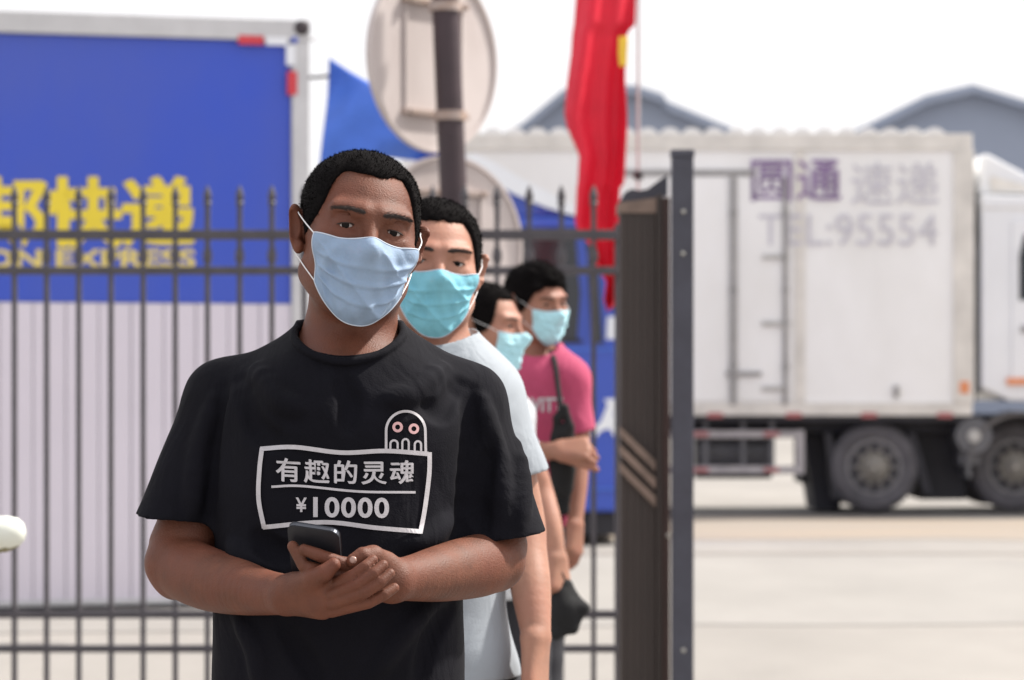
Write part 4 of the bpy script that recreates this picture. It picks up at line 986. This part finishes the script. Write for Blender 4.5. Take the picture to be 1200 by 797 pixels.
def dens(pts, step=4.0):
    out = []
    for a, c_ in zip(pts[:-1], pts[1:]):
        a, c_ = np.array(a, float), np.array(c_, float); n = max(1, int(np.linalg.norm(c_-a)/step)); out += [a+(c_-a)*i/n for i in range(n)]
    return out+[np.array(pts[-1], float)]
sides = [[(305, 526), (345, 524), (400, 530.5), (452, 528.5), (502, 532)], [(503.5, 530), (503, 556), (498, 596), (492.5, 625)], [(494, 623), (440, 618.5), (380, 612), (308, 618)], [(309.5, 619), (303, 585), (304, 550), (307, 525)]]
for sd_ in sides: ribbon('print_frame', dens([tuple(p) for p in spline(sd_, 6)]), 5.2, M['print'], shirt1)
ribbon('print_line', dens([tuple(p) for p in spline([(318, 570.5), (352, 569.5), (420, 576), (487, 577)], 6)]), 2.8, M['print'], shirt1)
sk = lambda px, py: on_shirt(px, py+(px-323)*.021+1.6*math.sin((px-330)/45))
for i_, (ox, oy) in enumerate(((-.45, -.3), (.45, .3))):
    text_on('print_lettering', '有趣的灵魂', (323.5, 536.5, 486, 564), (lambda px, py: sk(px+ox, py+oy)+np.array([0, -.0003*i_, 0])), M['print'], shirt1, .006, 1.17)
sk2 = lambda px, py: on_shirt(px, py+(px-345)*.012)
text_on('print_lettering', '¥', (346.5, 583, 359.5, 600), sk2, M['print'], shirt1, .02)
text_on('print_lettering', '10000', (367, 582, 456, 606), sk2, M['print'], shirt1, .026, 1.1)
gh = [(452.5, 526), (452.5, 505)]+[(475.5-23*math.cos(a), 505-23*math.sin(a)) for a in np.linspace(.15, PI-.15, 20)]+[(498.5, 505), (499, 530)]
ribbon('print_outline', dens(gh, 3), 3.0, M['print'], shirt1)
for ex, ey in ((466, 500.5), (485, 502.5)): ribbon('print_ring', [(ex+4.6*math.cos(a), ey+4.6*math.sin(a)) for a in np.linspace(0, 2*PI, 20, endpoint=False)], 3.2, M['print_red'], shirt1, True)
for a, b, y0, y1 in ((457.5, 466, 516, 526), (471.5, 479, 514.5, 527.5), (486, 493.5, 517, 529)):
    ribbon('print_tooth', [(a, y1), (a, y0+4)]+[((a+b)/2-(b-a)/2*math.cos(t), y0+4-4*math.sin(t)) for t in np.linspace(.3, PI-.3, 6)]+[(b, y0+4), (b, y1)], 2.4, M['print'], shirt1)
# phone
O = W(337, 615, 3.742); u = W(396, 624, 3.728)-O; uw = np.linalg.norm(u); u /= uw; v = np.array([.017, .024, -.036]); v -= u*(v@u); v /= np.linalg.norm(v); n = np.cross(u, v)
if n[1] > 0: n = -n
PH = np.array(O); ph = root('mobile_phone', tuple(PH), 'dark mobile phone held tilted in both hands below the shirt print', 'phone')
def rrect(w_, h_, r, k=5):
    P = []
    for cx_, cy_, a0_ in ((w_-r, r, -PI/2), (w_-r, h_-r, 0), (r, h_-r, PI/2), (r, r, PI)):
        for t in np.linspace(0, PI/2, k): P.append((cx_+r*math.cos(a0_+t), cy_+r*math.sin(a0_+t)))
    return P
def slab(name, O, u, v, n, prof, h0, h1, m, parent, bevel=0):
    k = len(prof); V = [O+u*a+v*b+n*h0 for a, b in prof]+[O+u*a+v*b+n*h1 for a, b in prof]
    return MB().add(V, [tuple(range(k)), tuple(range(2*k-1, k-1, -1))]+[(i, (i+1) % k, k+(i+1) % k, k+i) for i in range(k)]).build(name, m, parent, bevel=bevel)
slab('phone_body', O, u, v, n, rrect(uw, .138, .010), 0, .0012, M['phone'], ph, .0006)
slab('phone_frame', O, u, v, n, rrect(uw, .138, .010), -.0072, -.0001, M['phone_edge'], ph, .001)
slab('phone_screen', O+u*.002+v*.002, u, v, n, rrect(uw-.004, .134, .009), -.0080, -.0073, M['camera_glass'], ph)

# ---------------------------------------------------------------- generic builder for the men behind
def figure(label, D, hc, R, hs, neck, torso, tdep, traps, arms, hem, mats, res, legs_c, hair, seed, collar, hands=(), extra_body=None, legspread=.1, legr=.08, hip=.93, extra_shirt=None, ripple_a=.005, fat=1.0, slit=.0030, gaze=(0, -1, 0)):
    sc_ = D/FPX; base = (legs_c, D+.02, 0)
    def bo(S):
        zt = neck[1][2]; S.add(cap(neck[1], (legs_c, D+.02, .95), .07, .09), .03); S.add(ell(np.array(neck[1])+np.array([0, -.012, .012]), (.080, .070, .040)), .03)
        for a in arms: S.chain(limb([(W(*p), r) for p, r in a['arm']]), .008)
        for hnd in hands: put_hand(S, *hnd)
        for s in (-1, 1): S.chain([((legs_c+s*legspread*.9, D+.02, .90), .05), ((legs_c+s*legspread, D+.005, .5), .04), ((legs_c+s*legspread, D+.04, .07), .034)], .005)
        if extra_body: extra_body(S)
    def so(T_):
        z = lambda py: CAM_Z-(py-HOR)*sc_
        T_.add(loft([(z(py), (c-600)*sc_, D+.01, a, b) for py, c, a, b in torso]), .03)
        for a, b, ra, rb in traps: T_.add(cap(W(*a), W(*b), ra, rb), .04)
        cs = [sleeve(T_, W(*a['sl'][0]), W(*a['sl'][1]), *a['sl'][2:4], a.get('tilt', (0, .15, 0))) for a in arms]
        xs = [W(*a['arm'][0][0])[0] for a in arms]
        T_.disp(ripple(ripple_a, 1.2, seed), (-3, D-.5, .6), (3, D+.5, 1.7))
        if extra_shirt: extra_shirt(T_)
        for q in cs: q()
        c, r3 = collar; T_.cut(ell(c, r3), .004)
        n_ = 72; P = [np.array(c)+np.array([r3[0]*math.sin(t), -r3[1]*.86*math.cos(t), -r3[2]*.42-.5*r3[2]*math.cos(t)]) for t in np.linspace(0, 2*PI, n_+1)]
        T_.chain([(p, .0056) for p in P], .003)
    lo = np.min([W(*p) for a in arms for p, _ in a['arm']], 0); hi = np.max([W(*p) for a in arms for p, _ in a['arm']], 0)
    hx = [legs_c-.24, legs_c+.24, hc[0]-.14, hc[0]+.14, lo[0]-.10, hi[0]+.12]
    x0, x1 = min(hx), max(hx); y0, y1 = min(D-.27, lo[1]-.12), max(D+.22, hi[1]+.1)
    zt = hc[2]+.16
    fx = dict(body=[axis((x0, x1, res)), axis((y0, y1, res)), axis((0, .62, .012), (.62, zt, res))], shirt=[axis((x0, x1, res*1.1)), axis((y0, y1, res*1.1)), axis((.72, hc[2]-.04, res*1.1))], hair=max(.0028, res*.9),
              legs=[np.arange(legs_c-.3, legs_c+.3, .011), np.arange(D-.25, D+.3, .011), np.arange(0, 1.15, .011)], gaze=np.array(gaze, float))
    out = person(label, hc, R, hs, [(neck[0], neck[1], neck[2], neck[2]+.002, .03)], bo, so, mats, base, fx, std_legs(legs_c, D+.02, legspread, legr, hip), hair=hair, crop_seed=seed, fat=fat, slit=slit)
    shoe(out[0], legs_c-legspread, D-.02, 6); shoe(out[0], legs_c+legspread, D-.02, -6)
    return out

# ---------------------------------------------------------------- man in the pale T-shirt
D2 = 5.0; x2 = (497-600)/FPX*D2
hnd2 = hand_chains(W(628, 742, 4.93), (-.02, -.12, -1), (-.85, .35, .05), 1, (16, 24, 16), 1.02)
man2 = figure('smiling man in a pale grey T-shirt and aqua mask looking over the burly man', D2, W(508, 310, D2), rotm(8, 4, -1), .975, (W(510, 360, 5.03), W(505, 428, 5.04), .056),
    [(385, 507, .065, .07), (405, 506, .10, .09), (435, 503, .140, .105), (490, 500, .158, .115), (600, 497, .146, .122), (700, 494, .140, .122), (770, 497, .156, .125), (792, 498, .162, .125)], 0,
    [((540, 412, 5.04), (571, 456, 5.03), .022, .050), ((466, 408, 5.04), (415, 452, 5.03), .022, .052)],
    [dict(arm=[((577, 460, 5.03), .044), ((610, 600, 5.03), .039), ((616, 645, 5.01), .036), ((622, 690, 4.97), .034), ((628, 742, 4.93), .025)], sl=((573, 466, 5.03), (602, 556, 5.03), .050, .0555), tilt=(-.1, .1, 0)),
     dict(arm=[((412, 455, 5.03), .047), ((395, 600, 5.03), .040), ((392, 645, 5.01), .036), ((388, 690, 4.97), .034), ((384, 742, 4.93), .025)], sl=((415, 462, 5.03), (400, 556, 5.03), .053, .0555))],
    792, dict(skin=M['skin_mid'], shirt=M['tee_white'], mask=M['mask_aqua']), .0034, x2, (.0085, .0038, CROP, .0, 9000, .007), 2, (W(508, 388, 5.0), (.074, .088, .046)),
    hands=[hnd2, hand_chains(W(384, 742, 4.93), (.02, -.12, -1), (.85, .35, .05), -1, (16, 24, 16), 1.02)], gaze=(-.15, -1, -.05), slit=.0022)
shirt2, TS2 = man2[1], man2[2]

# ---------------------------------------------------------------- man turned away to the right, only head and one arm seen
D3 = 7.6; x3 = (566-600)/FPX*D3
hnd3 = hand_chains(W(652, 650, 7.36), (.10, -.10, -1), (-.7, .6, 0), 1, (48, 62, 40), .98, (.7, .35, .2))
man3 = figure('dark haired man in profile with light mask between the pale shirt and pink shirt', D3, W(570, 381, D3), rotm(66, 0, 3), .94, (W(571, 425, 7.64), W(566, 470, 7.65), .054),
    [(447, 568, .065, .07), (460, 568, .10, .10), (480, 566, .135, .150), (530, 566, .130, .165), (640, 566, .125, .15), (700, 566, .130, .15)], 0,
    [((578, 462, 7.55), (592, 486, 7.45), .024, .045), ((556, 462, 7.7), (545, 486, 7.8), .024, .045)],
    [dict(arm=[((593, 486, 7.45), .042), ((622, 548, 7.42), .036), ((634, 576, 7.42), .031), ((645, 615, 7.38), .029), ((652, 650, 7.36), .022)], sl=((592, 488, 7.45), (612, 530, 7.43), .046, .050)),
     dict(arm=[((545, 486, 7.82), .042), ((540, 560, 7.85), .036), ((545, 600, 7.85), .031), ((552, 640, 7.8), .029), ((556, 660, 7.8), .022)], sl=((545, 488, 7.82), (541, 536, 7.84), .046, .050))],
    700, dict(skin=M['skin_mid'], shirt=M['tee_grey'], mask=M['mask_light']), .0048, x3, (.010, .005, CROP, .0, 9000, .010), 3, (W(569, 450, 7.6), (.068, .08, .04)), hands=[hnd3])
# ---------------------------------------------------------------- man in pink
D4 = 8.6; x4 = (605-600)/FPX*D4
hnd4 = hand_chains(W(674, 612, 8.48), (-.03, -.12, -1), (-.8, .5, 0), 1, (22, 30, 20), .98)
hnd4b = hand_chains(W(652, 528, 8.36), (.92, -.25, .06), (.1, .75, -.65), -1, (50, 70, 45), 1.02, (.8, .3, .2))
CROP4 = ([0, 20, 33, 42, 50, 60, 72, 84, 98, 114, 134, 180], [.052, .050, .044, .020, -.006, -.026, -.030, .008, .008, -.026, -.058, -.070])
man4 = figure('man in a pink T-shirt and light mask with a black bag at his side', D4, W(629.5, 353.5, D4), rotm(38, -2, 7), .935, (W(629, 392, 8.64), W(626, 432, 8.65), .053),
    [(406, 627, .065, .07), (418, 627, .10, .09), (436, 625, .150, .11), (480, 622, .160, .125), (560, 618, .145, .125), (616, 616, .150, .13)], 0,
    [((650, 416, 8.6), (672, 440, 8.55), .026, .050), ((604, 416, 8.65), (580, 440, 8.7), .026, .050)],
    [dict(arm=[((671, 442, 8.55), .045), ((676, 505, 8.55), .038), ((677, 534, 8.55), .034), ((676, 572, 8.52), .030), ((674, 612, 8.48), .022)], sl=((670, 444, 8.55), (675, 503, 8.55), .051, .055)),
     dict(arm=[((582, 442, 8.7), .045), ((592, 505, 8.6), .038), ((602, 530, 8.5), .034), ((628, 530, 8.42), .030), ((652, 528, 8.36), .023)], sl=((582, 444, 8.7), (590, 500, 8.61), .051, .055))],
    616, dict(skin=M['skin_warm'], shirt=M['tee_pink'], mask=M['mask_light']), .0050, x4, (.012, .007, CROP4, .003, 9000, .012), 4, (W(628, 410, 8.6), (.070, .082, .042)), hands=[hnd4, hnd4b], legspread=.075, legr=.072, hip=.95)
TS4, shirt4 = man4[2], man4[1]
V, F = text_mesh('VITT', .03, 1.05); lo, hi = V.min(0), V.max(0); px_ = 622+(V[:, 0]-lo[0])/(hi[0]-lo[0])*38; py_ = 483-(V[:, 1]-lo[1])/(hi[1]-lo[1])*17
dd = np.stack([(px_-600)/FPX, np.ones(len(px_)), -(py_-HOR)/FPX], 1); t = TS4.march(np.tile([0, 0, CAM_Z], (len(dd), 1)), dd, 8.3, 8.8, 160); t = np.where(np.isnan(t), np.nanmean(t), t)-.003
b = MB(); b.add(np.array([0, 0, CAM_Z])+dd*t[:, None], F); b.build('print_lettering', M['print'], shirt4)
# bags
bg3 = root('hand_bag', tuple(W(666, 712, 7.36)), 'small black folded bag dangling from the hand beside the fence', 'bag')
q = [W(654, 684, 7.36), W(664, 686, 7.36), W(684, 713, 7.34), (W(671, 736, 7.33)), W(652, 743, 7.33), W(645, 720, 7.35)]
sdb = SDF(); ctr = np.mean(q, 0)
for a_, b_ in zip(q, q[1:]+q[:1]): sdb.add(cap(a_, b_, .011), .006); sdb.add(cap(.4*a_+.6*ctr, .4*b_+.6*ctr, .018), .02); sdb.add(cap(a_, ctr, .010, .022), .02)
V, F = sdb.mesh([np.arange(ctr[0]-.1, ctr[0]+.1, .004), np.arange(7.27, 7.43, .004), np.arange(ctr[2]-.12, ctr[2]+.12, .004)]); link('bag_body', mesh_np('bag_body', V, F), M['bag'], bg3, smooth=True)
MB().tube(spline([W(655, 688, 7.35), W(650, 676, 7.33), W(655, 668, 7.34), W(661, 678, 7.35), W(660, 688, 7.36)], 5), .0035, 8).build('bag_loop', M['bag'], bg3)
bg4 = root('shoulder_bag', tuple(W(660, 540, 8.40)), 'black flat shoulder bag hanging against the pink shirt', 'bag')
sdb = SDF(); A = [W(661, 478, 8.40), W(668, 500, 8.40), W(667, 560, 8.42), W(662, 598, 8.44), W(654, 600, 8.44), W(650, 545, 8.42), W(653, 490, 8.40)]; ctr = np.mean(A, 0)
for a_, b_ in zip(A, A[1:]+A[:1]): sdb.add(cap(a_, b_, .012), .008); sdb.add(cap(.5*a_+.5*ctr, .5*b_+.5*ctr, .02), .02)
V, F = sdb.mesh([np.arange(ctr[0]-.08, ctr[0]+.08, .005), np.arange(8.33, 8.52, .005), np.arange(ctr[2]-.2, ctr[2]+.2, .005)]); link('bag_body', mesh_np('bag_body', V, F), M['bag'], bg4, smooth=True)
MB().tube(spline([W(658, 484, 8.41), W(654, 455, 8.45), W(650, 425, 8.5), W(645, 412, 8.58)], 6), .008, 8).build('bag_strap', M['bag'], bg4)
